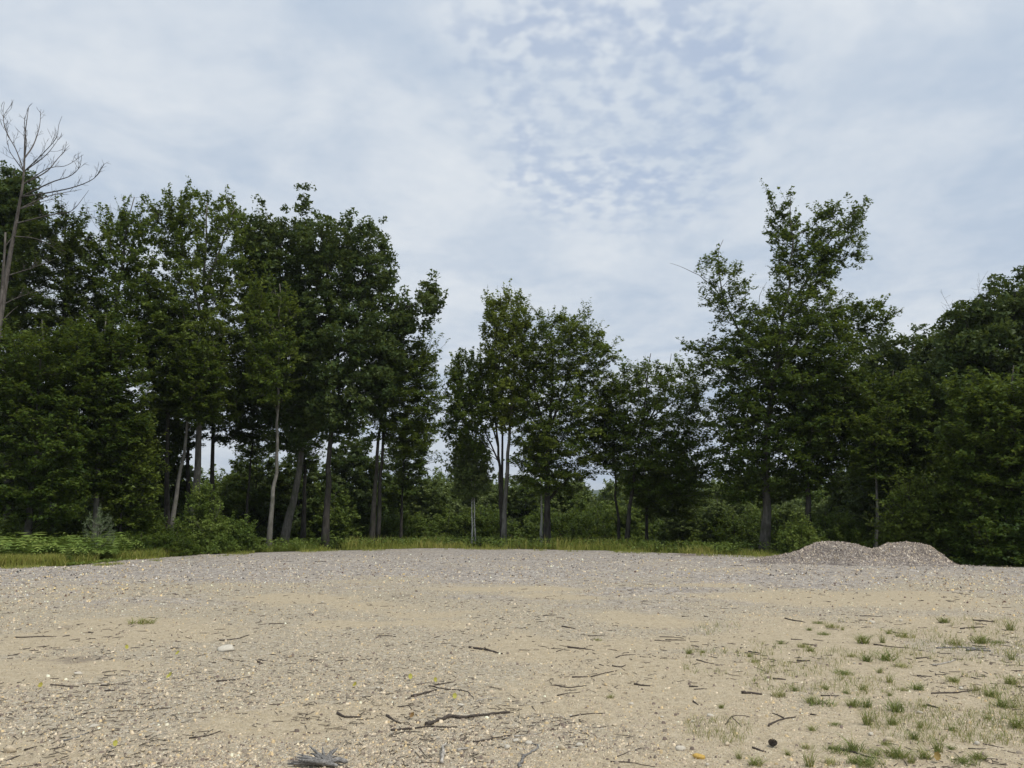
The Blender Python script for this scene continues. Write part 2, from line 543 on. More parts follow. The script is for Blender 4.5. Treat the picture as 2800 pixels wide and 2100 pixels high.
def ground_material():
    m, N = new_mat('sandy gravel ground')
    co = N.n('ShaderNodeTexCoord').outputs['Object']
    sa = N.n('ShaderNodeAttribute', attribute_name='sand').outputs['Fac']
    lo = N.n('ShaderNodeAttribute', attribute_name='lot').outputs['Fac']
    n_p = N.noise(co, 1.7, 6, 0.62, 0.4)
    n_f = N.noise(co, 9.0, 5, 0.65)
    grain = N.noise(co, 120.0, 3, 0.7)
    s = N.math('ADD', sa, N.math('ADD', N.math('MULTIPLY', N.math('SUBTRACT', n_p, 0.5), 1.1), N.math('MULTIPLY', N.math('SUBTRACT', n_f, 0.5), 0.9)))
    s = N.rng(s, 0.05, 0.62)
    v1 = N.n('ShaderNodeTexVoronoi', feature='F1', ins={'Vector': co, 'Scale': 34.0, 'Randomness': 1.0})
    v2 = N.n('ShaderNodeTexVoronoi', feature='F1', ins={'Vector': co, 'Scale': 75.0, 'Randomness': 1.0})
    hv1 = N.n('ShaderNodeSeparateColor', ins={0: v1.outputs['Color']})
    hv2 = N.n('ShaderNodeSeparateColor', ins={0: v2.outputs['Color']})
    # crushed stone: mauve grey chips of the far spread, tan chips of the near one
    g = N.mix(hv1.outputs[0], (0.235, 0.212, 0.186), (0.425, 0.388, 0.335))
    g = N.mix(N.rng(hv1.outputs[1], 0.72, 0.95), g, (0.56, 0.51, 0.45))
    g = N.mix(N.rng(hv1.outputs[2], 0.78, 0.97), g, (0.14, 0.12, 0.115))
    g = N.mix(0.35, g, N.mix(hv2.outputs[1], (0.20, 0.175, 0.16), (0.50, 0.45, 0.39)))
    gt = N.mix(hv1.outputs[0], (0.355, 0.30, 0.205), (0.50, 0.43, 0.31))
    gt = N.mix(N.rng(hv1.outputs[1], 0.72, 0.95), gt, (0.60, 0.55, 0.45))
    gt = N.mix(N.rng(hv1.outputs[2], 0.74, 0.95), gt, (0.15, 0.125, 0.10))
    gt = N.mix(0.4, gt, N.mix(hv2.outputs[1], (0.235, 0.20, 0.15), (0.52, 0.465, 0.36)))
    mv = N.n('ShaderNodeAttribute', attribute_name='mauve').outputs['Fac']
    v0 = N.n('ShaderNodeTexVoronoi', feature='F1', ins={'Vector': N.n('ShaderNodeMapping', ins={'Vector': co, 'Scale': (1.0, .55, 1)}).outputs[0], 'Scale': 13.0, 'Randomness': 1.0})
    hv0 = N.n('ShaderNodeSeparateColor', ins={0: v0.outputs['Color']})
    g = N.mix(N.math('MULTIPLY', N.rng(hv0.outputs[0], .45, .9), .5), g, (0.15, 0.133, 0.125))
    g = N.mix(N.math('MULTIPLY', N.rng(hv0.outputs[1], .55, .95), .55), g, (0.60, 0.545, 0.48))
    g = N.mix(N.rng(N.math('ADD', mv, N.math('MULTIPLY', N.math('SUBTRACT', n_p, 0.5), 1.2)), 0.25, 0.75), gt, g)
    sand = N.mix(N.rng(n_f, 0.3, 0.7), (0.42, 0.345, 0.228), (0.52, 0.44, 0.31))
    sand = N.mix(N.math('MULTIPLY', N.rng(hv2.outputs[0], 0.5, 0.95), 0.45), sand, (0.28, 0.225, 0.15))
    sand = N.mix(N.math('MULTIPLY', N.rng(hv1.outputs[2], 0.78, 0.97), 0.4), sand, (0.22, 0.18, 0.13))
    sand = N.mix(N.math('MULTIPLY', N.rng(hv2.outputs[1], 0.8, 1.0), 0.6), sand, (0.60, 0.53, 0.40))
    sand = N.mix(N.math('MULTIPLY', N.rng(grain, 0.55, 0.75), 0.35), sand, (0.26, 0.21, 0.14))
    c = N.mix(N.math('MULTIPLY', s, 0.9), g, sand)
    # damp / bark-dust stains
    st = N.noise(N.n('ShaderNodeMapping', ins={'Vector': co, 'Scale': (0.6, 1.5, 1)}).outputs[0], 1.1, 6, 0.7, 0.8)
    c = N.mix(N.math('MULTIPLY', N.rng(st, 0.62, 0.74), 0.25), c, (0.15, 0.125, 0.095))
    sn = N.n('ShaderNodeAttribute', attribute_name='stain').outputs['Fac']
    sn = N.rng(N.math('ADD', sn, N.math('MULTIPLY', N.math('SUBTRACT', n_f, 0.5), 1.3)), 0.3, 0.95)
    c = N.mix(N.math('MULTIPLY', sn, 0.85), c, N.mix(hv2.outputs[2], (0.10, 0.083, 0.07), (0.24, 0.205, 0.175)))
    floor = N.mix(N.rng(n_f, 0.35, 0.65), (0.045, 0.036, 0.02), (0.055, 0.065, 0.022))
    c = N.mix(lo, floor, c)
    h = N.math('ADD', N.math('MULTIPLY', N.math('SUBTRACT', 1.0, v1.outputs['Distance']), N.math('SUBTRACT', 1.0, N.math('MULTIPLY', s, 0.7))),
               N.math('ADD', N.math('MULTIPLY', N.math('SUBTRACT', 1.0, v2.outputs['Distance']), 0.5), N.math('MULTIPLY', grain, 0.35)))
    bp = N.n('ShaderNodeBump', ins={'Strength': 0.85, 'Distance': 0.022, 'Height': h})
    p = N.n('ShaderNodeBsdfPrincipled', ins={'Base Color': c, 'Roughness': 0.95, 'Normal': bp.outputs[0], 'Specular IOR Level': 0.15})
    out_surf(N, p.outputs[0])
    return m


def vcol_material(name, rough=0.9, scale=60, amt=0.35, spec=0.2):
    m, N = new_mat(name)
    co = N.n('ShaderNodeTexCoord').outputs['Object']
    a = N.n('ShaderNodeAttribute', attribute_name='col').outputs['Color']
    n = N.noise(co, scale, 4, 0.6)
    c = N.mix(amt, a, N.mix(n, (0.0, 0.0, 0.0), (1, 1, 1)), 'OVERLAY')
    bp = N.n('ShaderNodeBump', ins={'Strength': 0.4, 'Distance': 0.005, 'Height': n})
    p = N.n('ShaderNodeBsdfPrincipled', ins={'Base Color': c, 'Roughness': rough, 'Normal': bp.outputs[0], 'Specular IOR Level': spec})
    out_surf(N, p.outputs[0])
    return m


def wood_material(name, c0, c1):
    m, N = new_mat(name)
    co = N.n('ShaderNodeTexCoord').outputs['Object']
    n = N.noise(co, 55.0, 5, 0.65)
    n2 = N.noise(co, 9.0, 3, 0.6)
    c = N.mix(N.rng(n, 0.3, 0.7), c0, c1)
    c = N.mix(N.math('MULTIPLY', N.rng(n2, 0.5, 0.7), 0.5), c, (c1[0] * 1.6, c1[1] * 1.6, c1[2] * 1.6))
    bp = N.n('ShaderNodeBump', ins={'Strength': 0.5, 'Distance': 0.006, 'Height': n})
    p = N.n('ShaderNodeBsdfPrincipled', ins={'Base Color': c, 'Roughness': 0.85, 'Normal': bp.outputs[0], 'Specular IOR Level': 0.25})
    out_surf(N, p.outputs[0])
    return m


M_GROUND = ground_material()
M_STONE = vcol_material('stone chips')
M_STICK = wood_material('dark stick bark', (0.035, 0.028, 0.023), (0.10, 0.082, 0.068))
M_PALEWOOD = wood_material('bleached wood', (0.22, 0.20, 0.17), (0.46, 0.43, 0.38))
M_GREYWOOD = wood_material('weathered grey wood', (0.07, 0.066, 0.062), (0.27, 0.26, 0.245))

# ------------------------------------------------------------------ ground
def build_ground():
    az = np.concatenate([np.linspace(-180, -42, 40, endpoint=False), np.linspace(-42, 42, 430, endpoint=False), np.linspace(42, 180, 40, endpoint=False)])
    az = np.radians(az)
    rr = np.concatenate([[0.4, 1, 2, 3, 3.8], np.geomspace(4.4, 48, 190), np.geomspace(49, 180, 30), np.geomspace(190, 9000, 25)])
    na, nr = len(az), len(rr)
    A, Rr = np.meshgrid(az, rr, indexing='xy')
    X, Y = Rr * np.sin(A), Rr * np.cos(A)
    Z = ground_z(X, Y)
    b = Buf()
    i, j = np.meshgrid(np.arange(nr - 1), np.arange(na), indexing='ij')
    j2 = (j + 1) % na
    F = np.stack([i * na + j, (i + 1) * na + j, (i + 1) * na + j2, i * na + j2], -1).reshape(-1, 4)
    V = np.stack([X, Y, Z], -1).reshape(-1, 3)
    V = np.vstack([V, [0, 0, 0]])
    c = nr * na
    f3 = [(c, k, (k + 1) % na) for k in range(na)]
    S = np.concatenate([sandiness(X, Y).ravel(), [0.5]])
    b.add(V, F[:, ::-1], np.array(f3)[:, ::-1], S)
    me = b.mesh('ground', M_GROUND, True, 'sand')
    s = Rr - edge_r(X, Y) + 1.6 * (fbm(X * 1.1, Y * 1.1, 91) - 0.5)
    lot = np.concatenate([np.clip(1 - (s + 0.1) / 0.5, 0, 1).ravel(), [1.0]])
    la = me.attributes.new('lot', 'FLOAT', 'POINT')
    la.data.foreach_set('value', lot.astype(np.float32))
    mv = np.concatenate([mauve(X, Y).ravel(), [0.0]])
    sv = np.concatenate([stain(X, Y).ravel(), [0.0]])
    sa_ = me.attributes.new('stain', 'FLOAT', 'POINT')
    sa_.data.foreach_set('value', sv.astype(np.float32))
    ma = me.attributes.new('mauve', 'FLOAT', 'POINT')
    ma.data.foreach_set('value', mv.astype(np.float32))
    o = link('ground', me)
    tag(o, 'sandy gravel clearing sloping off into the woods', None, None, 'structure')
    return o


build_ground()

# ------------------------------------------------------------------ far hills
def build_hills():
    m, N = new_mat('far wooded hillside')
    co = N.n('ShaderNodeTexCoord').outputs['Object']
    n = N.noise(co, 0.05, 5, 0.65)
    n2 = N.noise(co, 0.006, 3, 0.5)
    c = N.mix(N.rng(n, 0.35, 0.65), (0.02, 0.034, 0.012), (0.06, 0.082, 0.028))
    c = N.mix(N.math('MULTIPLY', n2, 0.5), c, (0.045, 0.065, 0.03))
    bp = N.n('ShaderNodeBump', ins={'Strength': 1.0, 'Distance': 8.0, 'Height': n})
    p = N.n('ShaderNodeBsdfPrincipled', ins={'Base Color': c, 'Roughness': 1.0, 'Normal': bp.outputs[0], 'Specular IOR Level': 0.0})
    out_surf(N, p.outputs[0])
    b = Buf()
    az = np.radians(np.linspace(-60, 60, 320)); rr = np.linspace(1300, 3200, 40)
    A, Rr = np.meshgrid(az, rr)
    X, Y = Rr * np.sin(A), Rr * np.cos(A)
    t = (Rr - 1300) / 1900
    prof = np.sin(np.clip(t, 0, 1) * math.pi) ** 1.2
    H = (85 + 60 * (fbm(A * 4.0 + 3, t * 0.5, 7, 3) - 0.4)) * prof + 12 * prof * fbm(X * 0.01, Y * 0.01, 17) + 5 * prof * fbm(X * 0.06, Y * 0.06, 27, 2) - 25
    na, nr = len(az), len(rr)
    i, j = np.meshgrid(np.arange(nr - 1), np.arange(na - 1), indexing='ij')
    F = np.stack([i * na + j, i * na + j + 1, (i + 1) * na + j + 1, (i + 1) * na + j], -1).reshape(-1, 4)
    b.add(np.stack([X, Y, H], -1).reshape(-1, 3), F)
    o = link('hills', b.mesh('hills', m, True))
    tag(o, 'hazy blue wooded hills glimpsed between the trunks', None, None, 'structure')


build_hills()

# ------------------------------------------------------------------ trees
STYLE = {   # leaf length, width, leaves per twig end, twig ends per clump, clump radius, flatness, spread of a twig end, how level the leaves lie
    'oak': dict(l=0.165, w=0.11, n=38, k=7, cr=0.58, flat=0.8, sp=0.27, level=0.3, rise=0.9, leaf='oak', spray=False),
    'beech': dict(l=0.13, w=0.085, n=30, k=7, cr=0.68, flat=0.3, sp=0.22, level=1.2, rise=0.5, leaf='beech', spray=True),
    'maple': dict(l=0.135, w=0.095, n=28, k=7, cr=0.6, flat=0.55, sp=0.21, level=0.6, rise=0.8, leaf='maple', spray=True),
    'shrub': dict(l=0.09, w=0.055, n=32, k=9, cr=0.4, flat=0.6, sp=0.13, level=0.6, rise=1.0, leaf='shrub', spray=True),
}


CLUMP_MUL = 1.75


class Env:
    """crown outline: rows (z, left x, right x) in metres round the base, with the middle depth y"""
    def __init__(self, rows, depth=0.85, y0=0.0, weight=1.0):
        rows = sorted(rows)
        self.z = np.array([r[0] for r in rows]); self.l = np.array([r[1] for r in rows]); self.r = np.array([r[2] for r in rows])
        self.depth = depth; self.y0 = y0; self.weight = weight
        w = np.interp(np.linspace(self.z[0], self.z[-1], 60), self.z, self.r - self.l)
        self.area = float(np.mean(w) * (self.z[-1] - self.z[0]))

    def sample(self, rng, n, shell=0.42):
        zs = np.linspace(self.z[0], max(self.z[-1] - min(1.25, .17 * (self.z[-1] - self.z[0])), self.z[0] + .1), 80)
        hw = np.interp(zs, self.z, self.r - self.l) / 2
        p = np.maximum(hw, 0.05) ** 1.5; p /= p.sum()
        z = rng.choice(zs, n, p=p) + (rng.random(n) - 0.5) * (zs[1] - zs[0])
        l = np.interp(z, self.z, self.l); r = np.interp(z, self.z, self.r)
        c, h = (l + r) / 2, (r - l) / 2
        th = rng.random(n) * 2 * math.pi
        q = rng.random(n) ** shell
        dmax = np.minimum(h * self.depth, 3.6)
        return np.stack([c + h * q * np.cos(th), self.y0 + dmax * q * np.sin(th), z], 1)


def spread_points(rng, cand, n):
    """farthest-point pick of n from the candidates"""
    if len(cand) <= n:
        return cand
    idx = [rng.integers(len(cand))]
    d = np.sum((cand - cand[idx[0]]) ** 2, 1)
    for _ in range(n - 1):
        k = int(np.argmax(d * (0.6 + 0.8 * rng.random(len(cand)))))
        idx.append(k)
        d = np.minimum(d, np.sum((cand - cand[k]) ** 2, 1))
    return cand[idx]


def leaves(buf, rng, C, Nrm, st, scale=1.0, tint=0.5, tspread=0.3):
    """one folded leaf blade per centre C with normal Nrm"""
    n = len(C)
    Nrm = unit(Nrm)
    D = rng.normal(size=(n, 3)); D[:, 2] *= 0.5
    D = unit(D - Nrm * np.sum(D * Nrm, 1, keepdims=True))
    S = np.cross(Nrm, D)
    z_ = (0.5 + 1.05 * rng.random(n))[:, None]
    L = st['l'] * scale * z_
    Wd = st['w'] * scale * z_ * (0.75 + 0.5 * rng.random(n))[:, None]
    V = np.zeros((n, 3, 3))
    V[:, 0] = C - D * L * 0.42 + S * Wd * 0.5
    V[:, 1] = C - D * L * 0.34 - S * Wd * 0.5
    V[:, 2] = C + D * L * 0.58 - Nrm * L * 0.10 + S * Wd * (rng.random((n, 1)) - .5) * .4
    t = np.clip(tint + tspread * rng.normal(size=n) * 0.6, 0, 1)
    buf.add(V.reshape(-1, 3), None, np.arange(n * 3).reshape(n, 3), np.repeat(t, 3))


def grow(rng, stems, envs, st, clumps, min_z=0.0, dens=1.0, bare=0, stem_sides=9, lscale=1.0, tint=0.5):
    """stems: list of (points, r0, r1). Returns trunk, branch and leaf buffers."""
    tb, bb, lb = Buf(), Buf(), Buf()
    samp, srad = [], []
    for si, (P, r0, r1) in enumerate(stems):
        P = spline(P, max(10, int(3 * len(P))))
        n = len(P)
        t = np.linspace(0, 1, n)
        P = P + (rng.normal(size=(n, 3)) * np.array([1, 1, 0])) * 0.012 * np.minimum(1, t * 4)[:, None] * (1 + 3 * t[:, None])
        rad = r0 + (r1 - r0) * t ** 0.85
        if si == 0:
            rad = rad * (1 + 0.45 * np.exp(-t * n * 0.55))
        tube(tb, P, rad, stem_sides, True, rng, 0.10)
        Q = spline(P, 40)
        samp.append(Q); srad.append(np.interp(np.linspace(0, 1, 40), t, rad))
    S = np.concatenate(samp); Rd = np.concatenate(srad)
    ok = S[:, 2] > min_z
    S, Rd = S[ok], Rd[ok]
    tot = sum(e.area * e.weight for e in envs)
    clumps = int(clumps * CLUMP_MUL)
    cl = []
    for e in envs:
        n = max(3, int(round(clumps * e.area * e.weight / tot)))
        cl.append(spread_points(rng, e.sample(rng, n * 5), n))
    cl = np.concatenate(cl)
    d0 = np.array([np.min(np.linalg.norm(S - c, axis=1)) for c in cl])
    cl = cl[np.argsort(d0)]
    z_lo, z_hi = cl[:, 2].min(), cl[:, 2].max()
    axis = stems[0][0]
    ax = np.asarray(axis, float)
    Cs, Ns, tw0, tw1, tints = [], [], [], [], []
    for c in cl:
        dv = S - c
        h = np.hypot(dv[:, 0], dv[:, 1])
        dist = np.linalg.norm(dv, axis=1)
        score = dist + 2.2 * np.maximum(0, S[:, 2] - (c[2] - st['rise'] * h)) + 0.25 * np.maximum(0, (c[2] - S[:, 2]) - 2.2 * h - 1.0)
        k = int(np.argmin(score))
        p = S[k]; L = dist[k]
        m = (p + c) / 2 + np.array([0, 0, 0.10 * L if st['flat'] > 0.4 else 0.16 * L]) + rng.normal(size=3) * 0.06 * L
        P = spline([p, m, c], 7)
        r0 = min(0.6 * Rd[k], 0.012 + 0.011 * L)
        rad = np.linspace(r0, 0.009, 7)
        tube(bb, P, rad, 4 if r0 < 0.03 else 5, False)
        S = np.vstack([S, P[2:]]); Rd = np.concatenate([Rd, rad[2:]])
        # twig ends round the clump
        K = max(2, int(round(st['k'] * dens * (0.7 + 0.6 * rng.random()))))
        cr = st['cr'] * (0.75 + 0.5 * rng.random())
        off = unit(rng.normal(size=(K, 3))) * rng.random((K, 1)) ** .45 * np.array([1, 1, st['flat']]) * cr * 1.1
        out = unit((c - p) * np.array([1, 1, 0.3]))
        off = off + out * (rng.random((K, 1)) - 0.35) * cr * 0.9
        tl = rng.normal(size=2) * .2          # every bough carries its leaves at its own tilt
        off[:, 2] += off[:, 0] * tl[0] + off[:, 1] * tl[1]
        hf = np.clip((c[2] - z_lo) / max(z_hi - z_lo, .1), 0, 1)
        asc = np.clip((hf - .45) / .5, 0, 1) * st.get('asc', .9)
        if asc > 0:
            off = off * np.array([1 - .35 * asc, 1 - .35 * asc, 1.0])
            off[:, 2] = off[:, 2] * (1 + 1.2 * asc) + asc * cr * (-.25 + .8 * rng.random(K)) * .8
        elif st['flat'] < 0.4:
            off[:, 2] -= 0.10 * np.hypot(off[:, 0], off[:, 1]) ** 1.5
        T = c + off
        src = P[rng.integers(3, 7, K)]
        tw0.append(src); tw1.append(T)
        n = max(3, int(st['n'] * (0.8 + 0.4 * rng.random())))
        sp = st['sp']
        if st['spray']:      # leaves set left and right along a flat twig
            dv_ = T - src
            ln = np.linalg.norm(dv_, axis=1, keepdims=True)
            dr = dv_ / np.maximum(ln, 1e-6)
            ext = np.maximum(ln, sp * 2.2)
            f = rng.random((K, n, 1)) ** 0.75
            lat = unit(np.cross(dr, [0, 0, 1.0]) + rng.normal(size=(K, 3)) * .3)
            wl = sp * np.sin(np.clip(f * .8 + .22, 0, 1) * math.pi) ** .7 * 1.5
            pts = T[:, None, :] - dr[:, None, :] * (1 - f) * ext[:, None, :] * .75 + lat[:, None, :] * wl * (rng.random((K, n, 1)) * 2 - 1)
            pts = pts + rng.normal(size=(K, n, 3)) * np.array([.03, .03, .035 + .05 * st['flat']])
        else:                # round bunches
            q = unit(rng.normal(size=(K, n, 3))) * (rng.random((K, n, 1)) ** .4)
            pts = T[:, None, :] + q * sp * np.array([1.15, 1.15, .85]) * (0.7 + .6 * rng.random((K, 1, 1)))
        nr = rng.normal(size=(K, n, 3)) + np.array([0, 0, st['level'] * 2.0]) + unit(T - ax.mean(0))[:, None, :] * 0.35
        Cs.append(pts.reshape(-1, 3)); Ns.append(nr.reshape(-1, 3))
        tints.append(np.full(K * n, tint + rng.normal() * 0.15))
        if st['spray'] and rng.random() < (.25 + .5 * hf) and st['cr'] > .5:     # leader shoots feather the outline
            for _ in range(int(rng.integers(1, 3))):
                d = unit(out * (1.1 - hf * .5) + np.array([0, 0, -.1 + 1.1 * hf]) + rng.normal(size=3) * .3)
                Ls = .5 + .6 * rng.random()
                Q = spline([c, c + d * Ls * .5 + np.array([0, 0, .03]), c + d * Ls + np.array([0, 0, .12 * Ls])], 5)
                tube(bb, Q, np.linspace(.011, .004, 5), 3, False)
                m_ = 20
                f = rng.random(m_) * 3.99; fi = f.astype(int); ff = (f - fi)[:, None]
                pt = Q[fi] * (1 - ff) + Q[fi + 1] * ff
                sd_ = unit(np.cross(d, [0, 0, 1.0]) + 1e-6)
                pt = pt + sd_ * ((rng.random((m_, 1)) - .5) * .34 * (1.15 - f[:, None] / 4)) + rng.normal(size=(m_, 3)) * .035
                Cs.append(pt); Ns.append(rng.normal(size=(m_, 3)) + np.array([0, 0, st['level'] * 1.5]))
                tints.append(np.full(m_, tint + .12 + rng.normal() * .1))
    ribbons(bb, rng, np.concatenate(tw0), np.concatenate(tw1), 0.008, 0.003)
    C = np.concatenate(Cs); Nn = np.concatenate(Ns)
    leaves(lb, rng, C, Nn, st, lscale, np.concatenate(tints), 0.3)
    if bare:
        bare_twigs(bb, rng, S[rng.choice(np.where(S[:, 2] > np.percentile(S[:, 2], 80))[0], bare)], 0.012)
    return tb, bb, lb


def bare_twigs(buf, rng, starts, r, up=0.8, length=1.3, gen=2):
    for s in starts:
        d = unit(rng.normal(size=3) * np.array([1, 1, 0.5]) + np.array([0, 0, up * 1.4]))
        L = length * (0.6 + 0.8 * rng.random())
        P = spline([s, s + d * L * 0.5 + rng.normal(size=3) * 0.06 * L, s + d * L + np.array([0, 0, 0.12 * L])], 6)
        tube(buf, P, np.linspace(r, 0.004, 6), 3, False)
        if gen:
            k = rng.integers(3, 6)
            bare_twigs(buf, rng, P[rng.integers(1, 5, k)], r * 0.55, up * 0.8, length * 0.5, gen - 1)


rng_master = np.random.default_rng(11)
TREE_COUNT = 0


def pixel_tree(name, label, cat, Y, stems, rows, style='beech', bark='grey', clumps=60, dens=1.0, extra=(), depth=0.85, min_v=None,
               leaf=None, bare=0, tint=0.5, lscale=1.0, over=None, group=None, seed=None):
    """a tree whose stems and outline were measured on the photograph and set out at distance Y"""
    global TREE_COUNT
    TREE_COUNT += 1
    rng = np.random.default_rng(100 + TREE_COUNT if seed is None else seed)
    u0, v0 = stems[0][0][0]
    b0 = at(u0, v0, Y)
    zb = float(ground_z(b0[0], Y))
    base = np.array([b0[0], Y, zb])
    st = dict(STYLE[style]); st.update(over or {})
    S3 = []
    for (pts, r0, r1) in stems:
        n = len(pts)
        drift = np.cumsum(rng.normal(size=n) * 0.12); drift[0] = 0
        P = np.array([at(u, v, Y) for u, v in pts]) - base
        P[:, 1] += drift
        S3.append((P, r0, r1))
    S3[0][0][0] = np.array([0, 0, -0.15])
    if len(S3[0][0]) > 1 and S3[0][0][1][2] < 0.2:
        S3[0][0][1][2] = 0.2

    def conv(rws):
        out = []
        for (v, l, r) in rws:
            a, c = at(l, v, Y) - base, at(r, v, Y) - base
            out.append((a[2], a[0], c[0]))
        return out
    envs = [Env(conv(rows), depth)]
    for e in extra:
        envs.append(Env(conv(e[0]), 0.7, rng.normal() * 0.5, e[1]))
    mz = 0.3 if min_v is None else (at(u0, min_v, Y) - base)[2]
    tb, bb, lb = grow(rng, S3, envs, st, clumps, mz, dens, bare, 9, lscale, tint)
    root = empty(name, base)
    link('trunk', tb.mesh('trunk', BARK[bark], True), root)
    link('branches', bb.mesh('branches', BARK['dark' if bark in ('dark', 'grey') else 'grey'], True), root)['kind'] = 'stuff'
    cr = link('crown', lb.mesh('crown', LEAF[leaf or st['leaf']], False, 'tint'), root)
    tag(root, label, cat, group)
    return root


# --- left-hand trees
def dead_tree():
    rng = np.random.default_rng(5)
    Y = 31.0
    stem = [(-38, 1195), (-14, 800), (4, 665), (20, 560), (33, 490), (44, 430), (50, 392), (53, 340), (54, 290), (62, 232)]
    b0 = at(*stem[0], Y); base = np.array([b0[0], Y, float(ground_z(b0[0], Y))])
    P = np.array([at(u, v, Y) for u, v in stem]) - base
    P[0] = (0, 0, -0.2)
    tb, bb = Buf(), Buf()
    Pt = spline(P, 34)
    tube(tb, Pt, np.linspace(0.23, 0.010, 34) ** 1.0, 10, True, rng, 0.12)
    R1 = [[(150, 520), (105, 380), (60, 300), (28, 225), (20, 130), (30, 70)],
          [(60, 300), (35, 240), (25, 160), (85, 70)],
          [(160, 470), (170, 330), (158, 200), (190, 90)], [(165, 460), (215, 350), (255, 230), (265, 115)],
          [(165, 500), (280, 400), (365, 300), (380, 220), (402, 160)], [(170, 520), (300, 410), (400, 280)],
          [(165, 620), (300, 520), (370, 440), (450, 350)], [(170, 640), (310, 500), (430, 480), (540, 410)],
          [(165, 650), (330, 590), (450, 550), (515, 490), (530, 410)], [(150, 700), (320, 655), (480, 620), (600, 570), (650, 510), (678, 468)],
          [(130, 760), (280, 690), (420, 655), (530, 635)], [(200, 750), (310, 705), (402, 712)], [(150, 560), (90, 430), (60, 380), (50, 320)],
          [(120, 820), (330, 800), (450, 780), (500, 740), (575, 640)], [(105, 900), (250, 960), (420, 1060)], [(30, 1370), (130, 1330), (250, 1292)],
          [(70, 1160), (220, 1140), (360, 1085)]]
    for k, rr in enumerate(R1):
        pts = []
        dy = 0
        side = rng.normal() * 0.55
        for i, (x, y) in enumerate(rr):
            dy = side * i
            pts.append(at(x / 3.0, 197.5 + y / 3.0, Y + dy) - base)
        if k != 1:
            j = int(np.argmin(np.linalg.norm(Pt - pts[0], axis=1)))
            pts[0] = Pt[j]
        Q = spline(pts, 16)
        r0 = 0.036 if k in (3, 6, 8, 9, 10, 13) else 0.027
        tube(bb, Q, np.linspace(r0, 0.006, 16), 5, False)
        nt = int(7 + 4 * rng.random())
        for q in rng.integers(3, 14, nt):
            t = unit(Q[min(q + 1, 15)] - Q[q - 1])
            d = unit(t + rng.normal(size=3) * 0.55 + np.array([0, 0, 0.55]))
            L = 0.22 + 0.42 * rng.random()
            W_ = spline([Q[q], Q[q] + d * L * 0.5 + rng.normal(size=3) * 0.05, Q[q] + d * L + np.array([0, 0, 0.2 * L])], 5)
            tube(bb, W_, np.linspace(0.010, 0.0035, 5), 3, False)
            for q2 in (2, 3):
                d2 = unit(d + rng.normal(size=3) * 0.6 + np.array([0, 0, 0.4]))
                tube(bb, spline([W_[q2], W_[q2] + d2 * L * 0.45], 3), np.linspace(0.008, 0.004, 3), 3, False)
    root = empty('dead_tree', base)
    link('trunk', tb.mesh('trunk', BARK['dead'], True), root)
    link('branches', bb.mesh('branches', BARK['dead'], True), root)['kind'] = 'stuff'
    tag(root, 'tall leafless dead tree with bare spreading branches rising above the woods', 'tree')
    # broken snag beside it
    sb = Buf()
    stem = [(-20, 1190), (-8, 900), (0, 700), (6, 600), (10, 540), (12, 502)]
    b0 = at(*stem[0], 30.0); base = np.array([b0[0], 30.0, float(ground_z(b0[0], 30.0))])
    P = np.array([at(u, v, 30.0) for u, v in stem]) - base; P[0] = (0, 0, -0.2)
    tube(sb, spline(P, 22), np.linspace(0.15, 0.035, 22), 8, True, rng, 0.15)
    S = spline(P, 22)
    root = empty('dead_snag', base)
    for q, dx in ((15, 0.9), (18, -0.7), (20, 0.5)):
        e = S[q] + np.array([dx * 0.5, 0.3, 0.8])
        br = Buf()
        tube(br, spline([S[q], (S[q] + e) / 2 + np.array([0.05, 0, 0.1]), e], 5), np.linspace(0.03, 0.006, 5), 4, False)
        link('branch', br.mesh('branch', BARK['dead'], True), root)
    link('trunk', sb.mesh('trunk', BARK['dead'], True), root)
    tag(root, 'thin broken grey snag hugging the picture edge beside the dead tree', 'tree')


dead_tree()

pixel_tree('oak_tree', 'dark leafy treetop behind the bare dead tree trunk', 'tree', 36, [([(28, 1185), (28, 900), (30, 600), (34, 370)], .24, .03)],
           [(352, 25, 38), (375, 20, 48), (400, 5, 62), (440, -10, 80), (480, -15, 64), (540, -20, 48), (620, -30, 40), (700, -30, 45)], 'oak', 'dark', 60, 1.0, tint=.35)
pixel_tree('hemlock_tree', 'dense dark rounded tree right of the dead tree', 'tree', 35, [([(118, 1170), (122, 900), (128, 700), (132, 460)], .26, .03)],
           [(420, 118, 150), (450, 82, 180), (500, 62, 198), (560, 45, 205), (620, 35, 212), (700, 25, 235), (790, 10, 255), (880, 5, 255)], 'beech', 'dark', 150, 1.15,
           over=dict(flat=.35, leaf='oak', l=.14, w=.08, n=40), tint=.45)
pixel_tree('maple_tree', 'thin topped tree with bare twigs above yellowing leaves', 'tree', 36, [([(215, 1170), (222, 800), (245, 680), (268, 560), (286, 425)], .19, .02)],
           [(425, 262, 300), (465, 215, 312), (480, 225, 320), (520, 205, 332), (600, 205, 342), (700, 205, 350), (770, 200, 330)], 'maple', 'grey', 80, .8, bare=9, tint=.35)
pixel_tree('maple_tree', 'tallest leafy tree, bright green crown peaking above its neighbours', 'tree', 37,
           [([(416, 1165), (424, 1020), (431, 900), (437, 830), (440, 600), (446, 430)], .2, .03), ([(438, 700), (400, 560), (360, 470)], .1, .02), ([(440, 640), (480, 520), (505, 450)], .09, .02)],
           [(388, 440, 462), (402, 402, 475), (415, 398, 520), (440, 388, 530), (500, 385, 532), (560, 370, 545), (640, 330, 558), (720, 315, 560), (800, 315, 550), (860, 335, 530), (900, 365, 500)],
           'maple', 'pale', 150, 1.0, extra=[([(425, 325, 372), (450, 318, 392), (500, 325, 395), (560, 345, 400)], .8)], min_v=880, leaf='beech', tint=.72)
